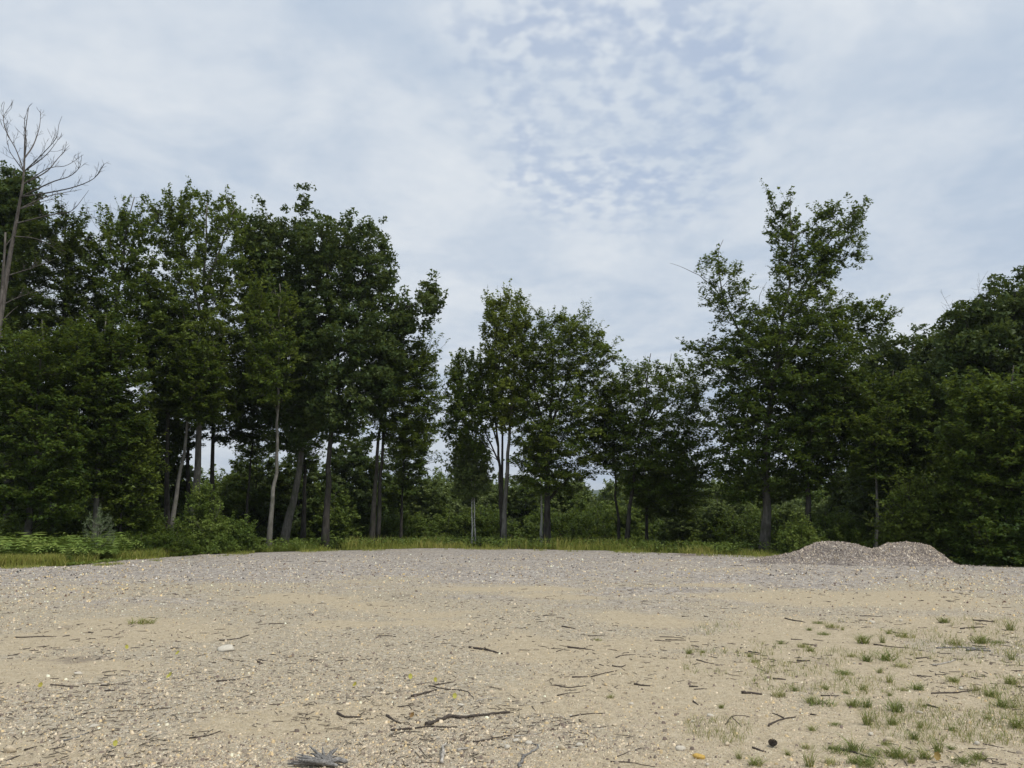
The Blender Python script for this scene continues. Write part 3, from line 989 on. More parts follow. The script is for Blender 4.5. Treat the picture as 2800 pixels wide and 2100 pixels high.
pixel_tree('oak_tree', 'dark oak on a leaning pale trunk left of the broad oak', 'tree', 39,
           [([(611, 1190), (622, 1120), (634, 1064), (646, 960), (630, 800), (605, 640), (597, 480)], .2, .03)],
           [(452, 566, 585), (463, 532, 652), (500, 520, 660), (560, 528, 655), (640, 540, 662), (720, 545, 680), (800, 552, 690), (900, 565, 680), (960, 590, 668)],
           'oak', 'grey', 120, 1.0, extra=[([(430, 648, 658), (446, 641, 656), (465, 636, 655)], 1.2)], min_v=960)
pixel_tree('oak_tree', 'broad dark oak with a limb reaching out toward the sky gap', 'tree', 38,
           [([(701, 1189), (705, 1080), (709, 1000), (717, 861), (733, 700), (744, 560), (742, 485)], .17, .03),
            ([(728, 760), (790, 690), (850, 672), (900, 662), (935, 640)], .11, .015), ([(735, 690), (780, 600), (815, 545)], .1, .02), ([(733, 700), (690, 590), (675, 520)], .1, .02)],
           [(464, 690, 782), (485, 645, 815), (520, 640, 832), (555, 652, 842), (590, 662, 850), (625, 665, 832), (660, 655, 830), (700, 645, 860), (760, 645, 878), (820, 650, 860), (880, 665, 830), (940, 680, 790)],
           'oak', 'dark', 150, 1.0, extra=[([(626, 922, 942), (645, 915, 948), (672, 905, 940)], 2.0), ([(640, 868, 888), (665, 850, 900), (700, 835, 905), (720, 830, 890)], 1.3)], min_v=960, depth=.75)
pixel_tree('beech_tree', 'beech with twin dark trunks at the cluster end, drooping bright leaves', 'tree', 39,
           [([(803, 1172), (808, 1100), (812, 1050), (824, 898), (850, 770)], .15, .03), ([(816, 1172), (820, 1090), (823, 1000), (836, 880), (880, 780)], .13, .03)],
           [(705, 855, 890), (725, 842, 932), (780, 800, 946), (850, 792, 946), (910, 795, 942), (960, 840, 935), (985, 870, 925)], 'beech', 'dark', 95, 1.05, min_v=950, tint=.55)
pixel_tree('maple_tree', 'slender pale trunk with a yellowish leafy tip in front of oaks', 'tree', 36,
           [([(579, 1195), (583, 1080), (589, 994), (593, 850), (596, 744), (598, 605)], .115, .02)],
           [(587, 566, 602), (605, 555, 622), (640, 548, 640), (700, 540, 650), (780, 532, 640), (830, 540, 625), (870, 560, 615)], 'maple', 'pale', 30, .75, min_v=900, tint=.55)
pixel_tree('beech_tree', 'layered dark beech filling the picture corner under the dead tree', 'tree', 30,
           [([(60, 1160), (66, 1000), (75, 850), (90, 690)], .14, .02)],
           [(668, 60, 130), (700, 10, 170), (780, -50, 175), (880, -60, 170), (980, -60, 175), (1060, -60, 170), (1120, -50, 150)], 'beech', 'grey', 120, 1.0, tint=.36, depth=.6)
pixel_tree('beech_tree', 'layered beech between the dead tree and the upright trunks', 'tree', 32,
           [([(208, 1160), (212, 1000), (218, 850), (225, 680)], .13, .02)],
           [(660, 200, 262), (690, 165, 285), (760, 140, 300), (850, 130, 305), (930, 140, 300), (1000, 150, 260), (1060, 150, 230)], 'beech', 'grey', 100, 1.0, tint=.36, depth=.7)
pixel_tree('beech_sapling', 'bright green young beech in the gap left of the trunks', 'tree', 33,
           [([(262, 1172), (266, 1080), (272, 980), (280, 895)], .06, .012)],
           [(888, 275, 298), (930, 245, 328), (990, 225, 336), (1060, 212, 320), (1130, 205, 300)], 'beech', 'dark', 48, .9, tint=.85)
pixel_tree('beech_tree', 'upright dark trunk with pale leaning neighbour at its foot', 'tree', 36,
           [([(363, 1165), (363, 1000), (362, 811), (368, 650)], .135, .03)],
           [(625, 335, 400), (700, 312, 420), (780, 305, 430), (850, 318, 430), (890, 330, 415)], 'beech', 'dark', 70, 1.0, min_v=900, tint=.45)
pixel_tree('beech_tree', 'pale trunk leaning away from the upright dark trunk', 'tree', 35,
           [([(366, 1165), (374, 1080), (393, 971), (415, 860), (432, 760)], .12, .03)],
           [(735, 400, 470), (790, 388, 482), (860, 385, 475), (910, 395, 455)], 'beech', 'pale', 42, 1.0, min_v=930, tint=.5)
pixel_tree('beech_tree', 'short dark trunk between the leaning trunk and the largest pale trunk', 'tree', 40,
           [([(408, 1165), (408, 994), (404, 850), (400, 760)], .14, .03)],
           [(760, 375, 440), (840, 365, 460), (920, 372, 455), (960, 385, 440)], 'beech', 'dark', 40, .9, min_v=960, tint=.35)
pixel_tree('beech_tree', 'dark trunk right of the largest pale trunk', 'tree', 40,
           [([(461, 1165), (461, 977), (468, 820), (480, 700)], .15, .03)],
           [(690, 455, 540), (780, 440, 560), (880, 448, 562), (950, 460, 545)], 'beech', 'dark', 62, 1.0, min_v=960, tint=.4)
pixel_tree('beech_tree', 'thin dark stem slanting between pale and slender trunks', 'tree', 41,
           [([(531, 1165), (538, 1050), (547, 944), (553, 820)], .085, .02)],
           [(800, 515, 600), (880, 505, 605), (940, 515, 595), (985, 525, 575)], 'beech', 'dark', 42, .9, min_v=980, tint=.5)
pixel_tree('beech_tree', 'dark stem close behind the leaning oak trunk', 'tree', 43,
           [([(655, 1170), (657, 1050), (655, 930), (660, 820)], .14, .03)],
           [(800, 620, 700), (880, 610, 710), (950, 620, 700), (1000, 640, 690)], 'beech', 'dark', 45, .9, min_v=1000, tint=.4)
pixel_tree('beech_tree', 'slim dark tree low behind the twin-trunk beech', 'tree', 47,
           [([(866, 1165), (869, 1060), (873, 980), (880, 900)], .1, .02)],
           [(890, 850, 925), (950, 835, 930), (1010, 845, 925), (1050, 860, 905)], 'beech', 'dark', 40, .9, min_v=1080, tint=.5)

# --- middle trees
pixel_tree('maple_tree', 'pale trunk tree with a thin yellowish pointed top, middle group', 'tree', 40,
           [([(1088, 1175), (1090, 1110), (1098, 978), (1106, 862), (1110, 740), (1105, 660), (1080, 618)], .14, .015), ([(1108, 720), (1118, 660), (1125, 628)], .04, .01)],
           [(607, 1066, 1080), (622, 1052, 1100), (650, 1042, 1132), (690, 1045, 1135), (750, 1050, 1150), (810, 1060, 1150), (870, 1070, 1140), (930, 1085, 1130)],
           'maple', 'pale', 75, .8, min_v=960, tint=.9)
pixel_tree('maple_tree', 'several dark stems fanning from one foot, sparse crown facing the sky gap', 'tree', 41,
           [([(1086, 1178), (1083, 1110), (1079, 1040), (1076, 960), (1066, 862), (1058, 765)], .12, .02), ([(1084, 1100), (1085, 950), (1082, 830), (1086, 752)], .09, .02), ([(1078, 1000), (1045, 925), (1005, 850), (990, 800)], .05, .012),
            ([(1077, 970), (1050, 860), (1035, 770)], .05, .012)],
           [(742, 1010, 1035), (765, 990, 1065), (800, 975, 1080), (850, 962, 1082), (900, 956, 1085), (940, 962, 1045), (985, 1000, 1040)],
           'maple', 'dark', 80, .65, min_v=1000, leaf='beech', tint=.6)
pixel_tree('beech_tree', 'broad beech in the middle with layered branches and dark trunk', 'tree', 40,
           [([(1181, 1175), (1182, 1100), (1183, 1017), (1186, 940), (1194, 824), (1188, 700)], .19, .02), ([(1187, 930), (1225, 820), (1250, 730)], .08, .015), ([(1185, 960), (1155, 830), (1150, 710)], .08, .015),
            ([(1184, 1080), (1210, 1050), (1250, 1010)], .05, .01)],
           [(645, 1168, 1182), (665, 1135, 1215), (690, 1130, 1268), (730, 1130, 1292), (760, 1130, 1330), (800, 1122, 1322), (850, 1120, 1300), (900, 1110, 1310), (950, 1102, 1310), (1000, 1105, 1300), (1040, 1120, 1270), (1065, 1145, 1220)],
           'beech', 'dark', 200, .85, min_v=1100, leaf='maple', tint=.55)
pixel_tree('beech_tree', 'spreading beech on a slanting trunk right of the middle beech', 'tree', 39,
           [([(1352, 1175), (1356, 1120), (1362, 1074), (1379, 959), (1394, 850), (1402, 765)], .125, .02), ([(1380, 950), (1430, 850), (1450, 765)], .06, .012), ([(1385, 920), (1450, 870), (1500, 835)], .05, .012)],
           [(750, 1385, 1405), (765, 1375, 1460), (795, 1345, 1490), (830, 1332, 1518), (880, 1322, 1535), (940, 1312, 1540), (1000, 1315, 1545), (1050, 1335, 1538), (1085, 1375, 1515)],
           'beech', 'dark', 155, .85, min_v=1080, leaf='maple', tint=.42)
pixel_tree('beech_tree', 'slim dark tree wedged between the two wide beeches', 'tree', 41,
           [([(1338, 1178), (1335, 1120), (1331, 1074), (1325, 960), (1320, 850)], .09, .02)],
           [(805, 1300, 1345), (860, 1288, 1352), (940, 1282, 1362), (1005, 1295, 1355)], 'beech', 'dark', 45, 1.0, min_v=1060, tint=.4)
pixel_tree('beech_tree', 'low dark trunk under the spreading beech branches', 'tree', 42,
           [([(1397, 1175), (1397, 1094), (1400, 1020), (1410, 950)], .1, .02)],
           [(950, 1375, 1470), (1030, 1362, 1505), (1090, 1375, 1510), (1115, 1400, 1500)], 'beech', 'dark', 55, .95, min_v=1110, tint=.5)
pixel_tree('birch_tree', 'white barked birch trunk just left of the middle beech trunk', 'tree', 43,
           [([(1169, 1178), (1169, 1110), (1168, 1051), (1165, 950)], .075, .015)],
           [(930, 1145, 1190), (980, 1140, 1192), (1020, 1150, 1185)], 'maple', 'birch', 16, .7, min_v=1040, leaf='pale')
pixel_tree('birch_tree', 'two thin pale stems standing in front of the sky gap', 'tree', 42,
           [([(1019, 1175), (1021, 1060), (1014, 970)], .045, .012), ([(1027, 1175), (1025, 1060), (1034, 965)], .045, .012)],
           [(945, 1000, 1040), (980, 978, 1052), (1030, 975, 1058), (1070, 990, 1045)], 'maple', 'birch', 36, .85, min_v=1090, leaf='pale')

# --- right-hand trees
pixel_tree('beech_tree', 'tall ragged tree with forked open top left of the gravel pile', 'tree', 35,
           [([(1650, 1203), (1650, 1100), (1650, 1000), (1656, 880), (1672, 760), (1695, 620), (1706, 520), (1696, 430)], .21, .012),
            ([(1662, 850), (1600, 730), (1566, 650), (1548, 570), (1560, 520)], .085, .01), ([(1685, 690), (1755, 590), (1800, 510), (1852, 455)], .085, .01),
            ([(1690, 770), (1760, 712), (1840, 690), (1915, 712)], .075, .01), ([(1566, 650), (1520, 600), (1450, 565)], .03, .006), ([(1672, 760), (1640, 660), (1655, 610)], .03, .006)],
           [(455, 1690, 1715), (500, 1688, 1735), (540, 1684, 1785), (580, 1674, 1800), (640, 1664, 1795), (675, 1610, 1808), (720, 1565, 1838), (780, 1548, 1850), (850, 1542, 1850), (920, 1542, 1840), (980, 1548, 1805), (1040, 1555, 1770), (1080, 1575, 1710)],
           'beech', 'grey', 330, .95,
           extra=[([(416, 1674, 1700), (445, 1670, 1730), (520, 1680, 1726)], .42), ([(425, 1778, 1858), (470, 1764, 1875), (520, 1752, 1876), (575, 1745, 1840)], .4),
                  ([(552, 1538, 1562), (590, 1505, 1590), (630, 1500, 1612), (700, 1545, 1605)], .35), ([(650, 1805, 1880), (690, 1785, 1925), (725, 1855, 1930)], .5), ([(730, 1478, 1525), (770, 1490, 1555), (800, 1505, 1565)], .6)],
           min_v=1080, bare=0, tint=.45, over=dict(flat=.36, level=1.0, cr=.8))
pixel_tree('beech_tree', 'second dark trunk standing just behind the gravel pile shoulder', 'tree', 34,
           [([(1748, 1190), (1743, 1090), (1738, 1024), (1728, 900), (1740, 770)], .16, .02)],
           [(750, 1725, 1820), (840, 1720, 1850), (940, 1712, 1855), (1020, 1720, 1820), (1050, 1740, 1800)], 'beech', 'dark', 80, .95, min_v=1060, tint=.5)
pixel_tree('oak_tree', 'dark oak crown filling the dip beyond the gravel pile', 'tree', 40,
           [([(1960, 1195), (1960, 1000), (1962, 860), (1965, 730)], .24, .03), ([(1961, 900), (1900, 810), (1880, 760)], .1, .02), ([(1962, 880), (2020, 790), (2040, 740)], .1, .02)],
           [(712, 1925, 1990), (728, 1900, 2045), (760, 1868, 2065), (820, 1850, 2085), (890, 1852, 2085), (970, 1865, 2065)], 'oak', 'dark', 120, 1.05, min_v=950)
pixel_tree('oak_tree', 'high dark oak cut by the picture edge above the right', 'tree', 32,
           [([(2172, 1215), (2170, 1000), (2168, 800), (2180, 620)], .25, .03), ([(2168, 850), (2100, 740), (2080, 680)], .1, .02)],
           [(590, 2215, 2275), (640, 2170, 2285), (665, 2095, 2290), (710, 2055, 2290), (780, 2042, 2290), (880, 2050, 2290), (980, 2065, 2290)], 'oak', 'dark', 140, 1.05, min_v=950, bare=6)
pixel_tree('beech_tree', 'layered beech boughs over the thin pale pole trunk', 'tree', 33,
           [([(1935, 1210), (1930, 1050), (1925, 920), (1930, 800)], .13, .02)],
           [(775, 1890, 1960), (850, 1860, 2005), (930, 1842, 2045), (1010, 1850, 2062), (1070, 1885, 2055)], 'beech', 'dark', 120, 1.0, min_v=1060, tint=.48)
pixel_tree('beech_tree', 'near layered beech darkening the right picture edge', 'tree', 27,
           [([(2190, 1228), (2185, 1080), (2180, 920), (2185, 790)], .15, .02)],
           [(770, 2130, 2230), (850, 2070, 2290), (940, 2045, 2300), (1030, 2050, 2300), (1120, 2060, 2300), (1190, 2075, 2300)], 'beech', 'dark', 170, .9, tint=.5, depth=.7)
pixel_tree('beech_tree', 'thin straight pale pole trunk behind the saddle of the pile', 'tree', 32,
           [([(1890, 1205), (1890, 1100), (1888, 1030), (1884, 940)], .075, .02)],
           [(890, 1855, 1925), (960, 1842, 1935), (1030, 1850, 1925)], 'beech', 'pale', 36, 1.0, min_v=1060, tint=.6)

# --- shrubs along the edge
SH = dict(min_v=None)
pixel_tree('birch_shrub', 'feathery light green shrub in front of the left trunks', 'shrub', 32.5,
           [([(432, 1192), (434, 1120), (436, 1042)], .035, .006), ([(438, 1192), (465, 1130), (480, 1090)], .025, .006), ([(430, 1192), (410, 1120), (405, 1080)], .025, .006)],
           [(1030, 430, 442), (1075, 416, 456), (1115, 404, 470), (1155, 394, 492), (1188, 390, 510)], 'shrub', 'grey', 46, .85, tint=.5)
pixel_tree('shrub', 'low dark shrub right of the feathery shrub', 'shrub', 33.5,
           [([(505, 1196), (505, 1160), (502, 1128)], .02, .005), ([(507, 1196), (530, 1160)], .015, .005)],
           [(1122, 485, 522), (1150, 470, 545), (1192, 462, 552)], 'shrub', 'dark', 40, 1.0, tint=.3)
pixel_tree('beech_shrub', 'bright layered young beech right of the gravel pile top', 'shrub', 29,
           [([(2005, 1212), (2004, 1150), (2000, 1040)], .05, .008), ([(2008, 1212), (2050, 1130), (2070, 1090)], .03, .006), ([(2002, 1212), (1960, 1130), (1940, 1100)], .03, .006)],
           [(1032, 1990, 2018), (1070, 1940, 2060), (1110, 1918, 2085), (1160, 1912, 2100), (1205, 1930, 2110)], 'beech', 'dark', 90, 1.0, tint=.85, over=dict(cr=.65, l=.11, w=.065))
pixel_tree('beech_shrub', 'dark low beech branches at the right foot of the pile', 'shrub', 26.5,
           [([(2160, 1232), (2150, 1170), (2155, 1110)], .04, .008), ([(2165, 1232), (2220, 1160)], .03, .006)],
           [(1100, 2110, 2210), (1140, 2080, 2270), (1185, 2065, 2290), (1228, 2060, 2290)], 'beech', 'dark', 80, 1.0, tint=.35, over=dict(cr=.65, l=.11, w=.065))
pixel_tree('shrub', 'small bushy sapling at the left shoulder of the gravel pile', 'shrub', 31,
           [([(1728, 1205), (1727, 1160), (1724, 1128)], .02, .005)], [(1120, 1712, 1730), (1150, 1700, 1745), (1200, 1690, 1790)], 'shrub', 'dark', 34, 1.0, tint=.65)


def pine_sapling():
    """small pine with long upright shoots standing in the ferns"""
    rng = np.random.default_rng(77)
    Y = 28.5
    b0 = at(207, 1195, Y); base = np.array([b0[0], Y, float(ground_z(b0[0], Y))])
    tb, bb, nb = Buf(), Buf(), Buf()
    H = 1.7
    tube(tb, spline([(0, 0, -.1), (.02, 0, .6), (0, .02, H)], 8), np.linspace(.03, .007, 8), 7)
    shoots = []
    for lv, (z, n, L) in enumerate(((.25, 7, .75), (.5, 7, .7), (.8, 6, .6), (1.05, 6, .5), (1.3, 4, .35))):
        for k in range(n):
            a = k * 2 * math.pi / n + lv * .5 + rng.normal() * .2
            d = np.array([math.cos(a), math.sin(a), 0])
            e = np.array([0, 0, z]) + d * L * .7 + np.array([0, 0, L * .55])
            tip = e + d * .08 + np.array([0, 0, .25])
            P = spline([(0, 0, z), np.array([0, 0, z]) + d * L * .45 + np.array([0, 0, .1]), e, tip], 8)
            tube(bb, P, np.linspace(.011, .004, 8), 4, False)
            shoots.append(P)
    shoots.append(spline([(0, 0, H * .6), (0, 0.01, H + .35)], 8))
    for P in shoots:
        n = 70
        q = rng.random(n) * 6 + 1
        i = q.astype(int); f = (q - i)[:, None]
        C = P[np.clip(i, 0, 7)] * (1 - f) + P[np.clip(i + 1, 0, 7)] * f
        D = unit(rng.normal(size=(n, 3)) + np.array([0, 0, .9]))
        Sx = unit(np.cross(D, rng.normal(size=(n, 3)))) * .006
        L = .11
        V = np.stack([C - Sx, C + Sx, C + D * L + Sx * .3, C + D * L - Sx * .3], 1).reshape(-1, 3)
        nb.add(V, np.arange(n * 4).reshape(n, 4), None, np.repeat(np.clip(rng.normal(.55, .2, n), 0, 1), 4))
    root = empty('pine_sapling', base)
    link('trunk', tb.mesh('trunk', BARK['grey'], True), root)
    link('branches', bb.mesh('branches', BARK['grey'], True), root)['kind'] = 'stuff'
    link('crown', nb.mesh('crown', LEAF['needle'], False, 'tint'), root)
    tag(root, 'small pine sapling with upright candle shoots among the ferns', 'tree')


pine_sapling()


# ------------------------------------------------------------------ the young woods lower down the slope (copies of six trees)
def stock_tree(rng, H, Wd, kind, clumps, leaf, bark, r0, crown_from=0.25, lscale=1.4):
    st = dict(STYLE[kind])
    stems = [(np.array([[0, 0, -.3], [rng.normal() * .1, rng.normal() * .1, H * .45], [rng.normal() * .2, rng.normal() * .2, H * .97]]), r0, .012)]
    rows = []
    for t in np.linspace(crown_from, 1, 8):
        q = (t - crown_from) / (1 - crown_from)
        w = Wd * (math.sin(math.pi * min(1, (0.16 + 0.84 * q)) ** 0.8) ** .75) * (0.8 + .4 * rng.random()) + .12
        rows.append((H * t, -w * (0.8 + .4 * rng.random()), w * (0.8 + .4 * rng.random())))
    return grow(rng, stems, [Env(rows, 1.0)], st, clumps, H * crown_from * .6, .75, 0, 6, lscale, .5), leaf, bark


STOCK = []
for i, (H, Wd, kind, n, leaf, bark, r0, cf) in enumerate([
        (9.0, 2.0, 'beech', 56, 'beech', 'dark', .09, .3), (8.0, 1.4, 'maple', 40, 'pale', 'pale', .06, .42), (6.5, 1.9, 'maple', 52, 'shrub', 'grey', .07, .15),
        (10.0, 2.2, 'oak', 62, 'oak', 'dark', .13, .25), (4.0, 1.5, 'beech', 40, 'shrub', 'dark', .045, .1), (2.2, 1.3, 'shrub', 36, 'beech', 'dark', .03, .05),
        (14.0, 2.6, 'oak', 80, 'oak', 'dark', .17, .3), (6.0, 1.0, 'maple', 28, 'pale', 'birch', .05, .42)]):
    r = np.random.default_rng(500 + i)
    (tb, bb, lb), lf, bk = stock_tree(r, H, Wd, kind, n, leaf, bark, r0, cf, 1.0 if H < 3 else 1.35)
    STOCK.append((H, tb.mesh('trunk', BARK[bk], True), bb.mesh('branches', BARK['dark'], True), lb.mesh('crown', LEAF[lf], False, 'tint'), H < 5))

used_stock = {}


def place_stock(k, u, Y, top_v, label, group):
    H, mt, mb, ml, small = STOCK[k]
    x = (u - 1106) / FPX * Y / CP * 1.0
    z = float(ground_z(x, Y))
    top = at(u, top_v, Y)[2]
    s = max(0.45, min(2.2, (top - z) / H))
    if k in used_stock:
        root = copy_tree(used_stock[k])
    else:
        root = empty('shrub' if small else 'young_tree', (0, 0, 0))
        link('trunk', mt, root); link('branches', mb, root)['kind'] = 'stuff'; link('crown', ml, root)
        used_stock[k] = root
    root.location = (x, Y, z)
    root.rotation_euler = (0, 0, rng_master.random() * 6.28)
    w = s ** 0.6
    root.scale = (w, w, s)
    look = ['layered green young tree', 'pale stemmed young tree', 'bushy young tree', 'dark young oak', 'low layered bush', 'small leafy shrub', 'tall dark oak', 'white stemmed young birch'][k]
    where = {'young trees down the slope': 'low on the slope', 'dark trees deep in the woods': 'deep in the woods', 'undergrowth shrubs along the wood edge': 'at the wood edge', 'distant valley trees': 'far in the valley'}[group]
    tag(root, trunk_label(look + ' ' + where, u), 'shrub' if small else 'tree', group)
    return root


G1, L1_ = 'young trees down the slope', 'young green tree seen low between trunks on the far slope'
G2, L2_ = 'dark trees deep in the woods', 'dark tree deep in the woods behind the edge trees'
G3, L3_ = 'undergrowth shrubs along the wood edge', 'low leafy shrub at the shaded foot of the edge trees'
for u in np.linspace(500, 1900, 44):
    uu = u + rng_master.normal() * 14
    Y = 52 + 36 * rng_master.random()
    tv = 1075 - 62 * rng_master.random()
    if uu < 1000: tv -= 45 * rng_master.random()
    place_stock(int(rng_master.choice([0, 1, 2, 2, 7, 1, 4])), uu, Y, tv, L1_, G1)
for u in np.linspace(520, 1900, 34):
    place_stock(int(rng_master.choice([4, 5, 2])), u + rng_master.normal() * 14, 46 + 7 * rng_master.random(), 1135 - 45 * rng_master.random(), L3_, G3)
for u in np.linspace(-40, 2260, 46):
    place_stock(int(rng_master.choice([0, 3, 6, 1])), u + rng_master.normal() * 20, 100 + 70 * rng_master.random(), 1085 - 40 * rng_master.random(), 'distant treetop low in the valley beyond the young trees', 'distant valley trees')
for u in np.linspace(300, 560, 13):
    place_stock(int(rng_master.choice([2, 1, 4, 2])), u + rng_master.normal() * 8, 44 + 14 * rng_master.random(), 1075 - 85 * rng_master.random(), '', G1)
for u in np.linspace(560, 1900, 26):
    place_stock(int(rng_master.choice([1, 7, 1, 2])), u + rng_master.normal() * 12, 54 + 24 * rng_master.random(), 1050 - 70 * rng_master.random(), '', G1)
for u in np.linspace(560, 1880, 24):
    place_stock(int(rng_master.choice([2, 4, 1, 2, 4])), u + rng_master.normal() * 14, 47 + 12 * rng_master.random(), 1110 - 60 * rng_master.random(), '', G1)
# thicker woods behind the left and right groups
for u in np.linspace(-40, 300, 13):
    place_stock(int(rng_master.choice([3, 6, 0])), u + rng_master.normal() * 12, 39 + 16 * rng_master.random(), 760 + 190 * rng_master.random(), L2_, G2)
for u in np.linspace(560, 860, 4):
    place_stock(int(rng_master.choice([3, 0])), u + rng_master.normal() * 12, 45 + 12 * rng_master.random(), 890 + 110 * rng_master.random(), L2_, G2)
for u in np.linspace(1840, 2270, 15):
    place_stock(int(rng_master.choice([3, 6, 0])), u + rng_master.normal() * 12, 38 + 16 * rng_master.random(), 850 + 170 * rng_master.random(), L2_, G2)
for u in (25, 95, 150, 300, 345, 400):
    place_stock(5, u + rng_master.normal() * 8, 27.5 + 2.5 * rng_master.random() + (3 if u > 250 else 0), 1170 - 28 * rng_master.random(), '', G3)
for u in list(np.linspace(-30, 360, 11)) + list(np.linspace(1780, 2260, 14)):
    Y = (34 if u < 500 else 31.5) + 4 * rng_master.random()
    place_stock(int(rng_master.choice([4, 5, 5])), u + rng_master.normal() * 8, Y, 1140 - 60 * rng_master.random(), L3_, G3)

# ------------------------------------------------------------------ grass, ferns
def blades(buf, rng, base, h, w, lean=0.5, tint=.5, tsp=.25):
    n = len(base)
    a = rng.random(n) * 2 * math.pi
    side = np.stack([np.cos(a), np.sin(a), np.zeros(n)], 1)
    b = rng.random(n) * 2 * math.pi
    ln = np.stack([np.cos(b), np.sin(b), np.zeros(n)], 1) * (lean * (0.3 + rng.random(n)))[:, None]
    h = np.broadcast_to(h, (n,))[:, None]; w = np.broadcast_to(w, (n,))[:, None]
    up = np.array([0, 0, 1.0])
    m = base + up * h * 0.55 + ln * h * 0.3
    t = base + up * h * 0.92 + ln * h
    V = np.stack([base - side * w, base + side * w, m - side * w * .8, m + side * w * .8, t], 1)
    k = np.arange(n)[:, None] * 5
    F4 = np.concatenate([k, k + 1, k + 3, k + 2], 1); F3 = np.concatenate([k + 2, k + 3, k + 4], 1)
    tt = np.clip(np.broadcast_to(tint, (n,)) + rng.normal(size=n) * tsp, 0, 1)
    buf.add(V.reshape(-1, 3), F4, F3, np.repeat(tt, 5))


def band(rng, n, u0, u1, d0, d1, thresh=0.0, seed=0, fscale=.8):
    """points behind the gravel edge between two picture columns"""
    u = u0 + (u1 - u0) * rng.random(n)
    d = d0 + (d1 - d0) * rng.random(n)
    a = np.arctan((u - 1106) / FPX / CP * 1.0)
    r = np.interp(a, _ea, _er) + d
    x, y = r * np.sin(a), r * np.cos(a)
    keep = fbm(x * fscale, y * fscale, seed, 3) > thresh
    x, y = x[keep], y[keep]
    return np.stack([x, y, ground_z(x, y)], 1)


def build_grass():
    rng = np.random.default_rng(42)
    b = Buf()
    P = band(rng, 20000, 440, 1690, -0.1, 3.0, .46, 5)
    hv = fbm(P[:, 0] * .9, P[:, 1] * .9, 15, 3); tv = fbm(P[:, 0] * .5, P[:, 1] * .5, 16, 3)
    blades(b, rng, P, (.1 + .34 * rng.random(len(P))) * (.25 + 1.3 * hv), .011, .5, np.clip(tv * 1.5 - .35, 0, 1))
    P = band(rng, 3600, 760, 1500, 0.4, 3.0, .53, 6)
    blades(b, rng, P, .3 + .5 * rng.random(len(P)), .012, .3, .6)
    P = band(rng, 7000, 500, 1690, -1.6, 0.3, .52, 7)
    blades(b, rng, P, .06 + .14 * rng.random(len(P)), .007, .8, .5)
    # left bank: dense yellow-green sward and its thin fringe on the gravel
    P = band(rng, 12000, -60, 175, 0.0, 2.4, .36, 8)
    blades(b, rng, P, .16 + .34 * rng.random(len(P)), .008, .4, .62)
    P = band(rng, 12000, 130, 490, -0.2, 2.2, .44, 9)
    blades(b, rng, P, .1 + .36 * rng.random(len(P)) ** 1.5, .008, .5, .42)
    P = band(rng, 9000, -40, 560, -2.6, 0.2, .53, 10)
    blades(b, rng, P, .04 + .08 * rng.random(len(P)), .006, 1.0, .5)
    o = link('grass', b.mesh('grass', LEAF['grass'], False, 'tint'))
    tag(o, 'yellow green grass fringe along the edge of the gravel', 'grass', None, 'stuff')
    # broad-leaved weeds in the fringe
    w = Buf()
    P = band(rng, 9000, 560, 1700, 0.3, 3.4, .48, 12)
    P[:, 2] += .12 + .4 * rng.random(len(P))
    leaves(w, rng, P, rng.normal(size=P.shape) + np.array([0, 0, 1.5]), dict(l=.11, w=.06), 1.0, .6, .3)
    P = band(rng, 2600, -40, 500, -0.6, 1.6, .5, 13)
    P[:, 2] += .02 + .08 * rng.random(len(P))
    leaves(w, rng, P, rng.normal(size=P.shape) + np.array([0, 0, 2.0]), dict(l=.09, w=.06), 1.0, .7, .3)
    P = band(rng, 9000, 470, 1700, 1.8, 7.0, .45, 14)
    P[:, 2] += .1 + .5 * rng.random(len(P))
    leaves(w, rng, P, rng.normal(size=P.shape) + np.array([0, 0, 1.8]), dict(l=.13, w=.07), 1.0, .35, .3)
    o = link('weeds', w.mesh('weeds', LEAF['shrub'], False, 'tint'))
    tag(o, 'leafy weeds growing up through the edge grass', 'weeds', None, 'stuff')


build_grass()


def build_ferns():
    rng = np.random.default_rng(43)
    b = Buf()
    P = band(rng, 400, -60, 490, 1.5, 6.0, .36, 21, .5)
    for p in P:
        nf = rng.integers(5, 9)
        Hh = (.28 + .6 * rng.random() ** 1.2) * float(.35 + 1.35 * fbm(p[0] * .75, p[1] * .75, 23, 3))
        pt_ = float(np.clip(.45 + rng.normal() * .22, 0, 1))
        for k in range(nf):
            a = rng.random() * 6.28
            d = np.array([math.cos(a), math.sin(a), 0])
            L = Hh * (0.9 + .5 * rng.random())
            Q = spline([p, p + d * L * .35 + np.array([0, 0, Hh * .75]), p + d * L * .8 + np.array([0, 0, Hh * .92]), p + d * L * 1.2 + np.array([0, 0, Hh * .62])], 13)
            T = unit(np.gradient(Q, axis=0)); s = unit(np.cross(T, [0, 0, 1.0]))
            t = np.linspace(0, 1, 13)
            wl = .25 * np.sin(np.clip(t * 1.05, 0, 1) * math.pi) ** .8 * (t > .2)
            for sg in (-1, 1):
                i = np.arange(3, 12)
                B0 = Q[i] - T[i] * .034; B1 = Q[i] + T[i] * .034
                tip = Q[i] + sg * s[i] * wl[i][:, None] + T[i] * .05 - np.array([0, 0, .02])
                V = np.stack([B0, tip, B1], 1).reshape(-1, 3)
                b.add(V, None, np.arange(len(i) * 3).reshape(-1, 3), float(np.clip(pt_ + rng.normal() * .12, 0, 1)))
    o = link('ferns', b.mesh('ferns', LEAF['fern'], False, 'tint'))
    tag(o, 'bed of bright green ferns below the left-hand trees', 'ferns', None, 'stuff')


build_ferns()

# ------------------------------------------------------------------ gravel piles
PILE_Y = 26.6


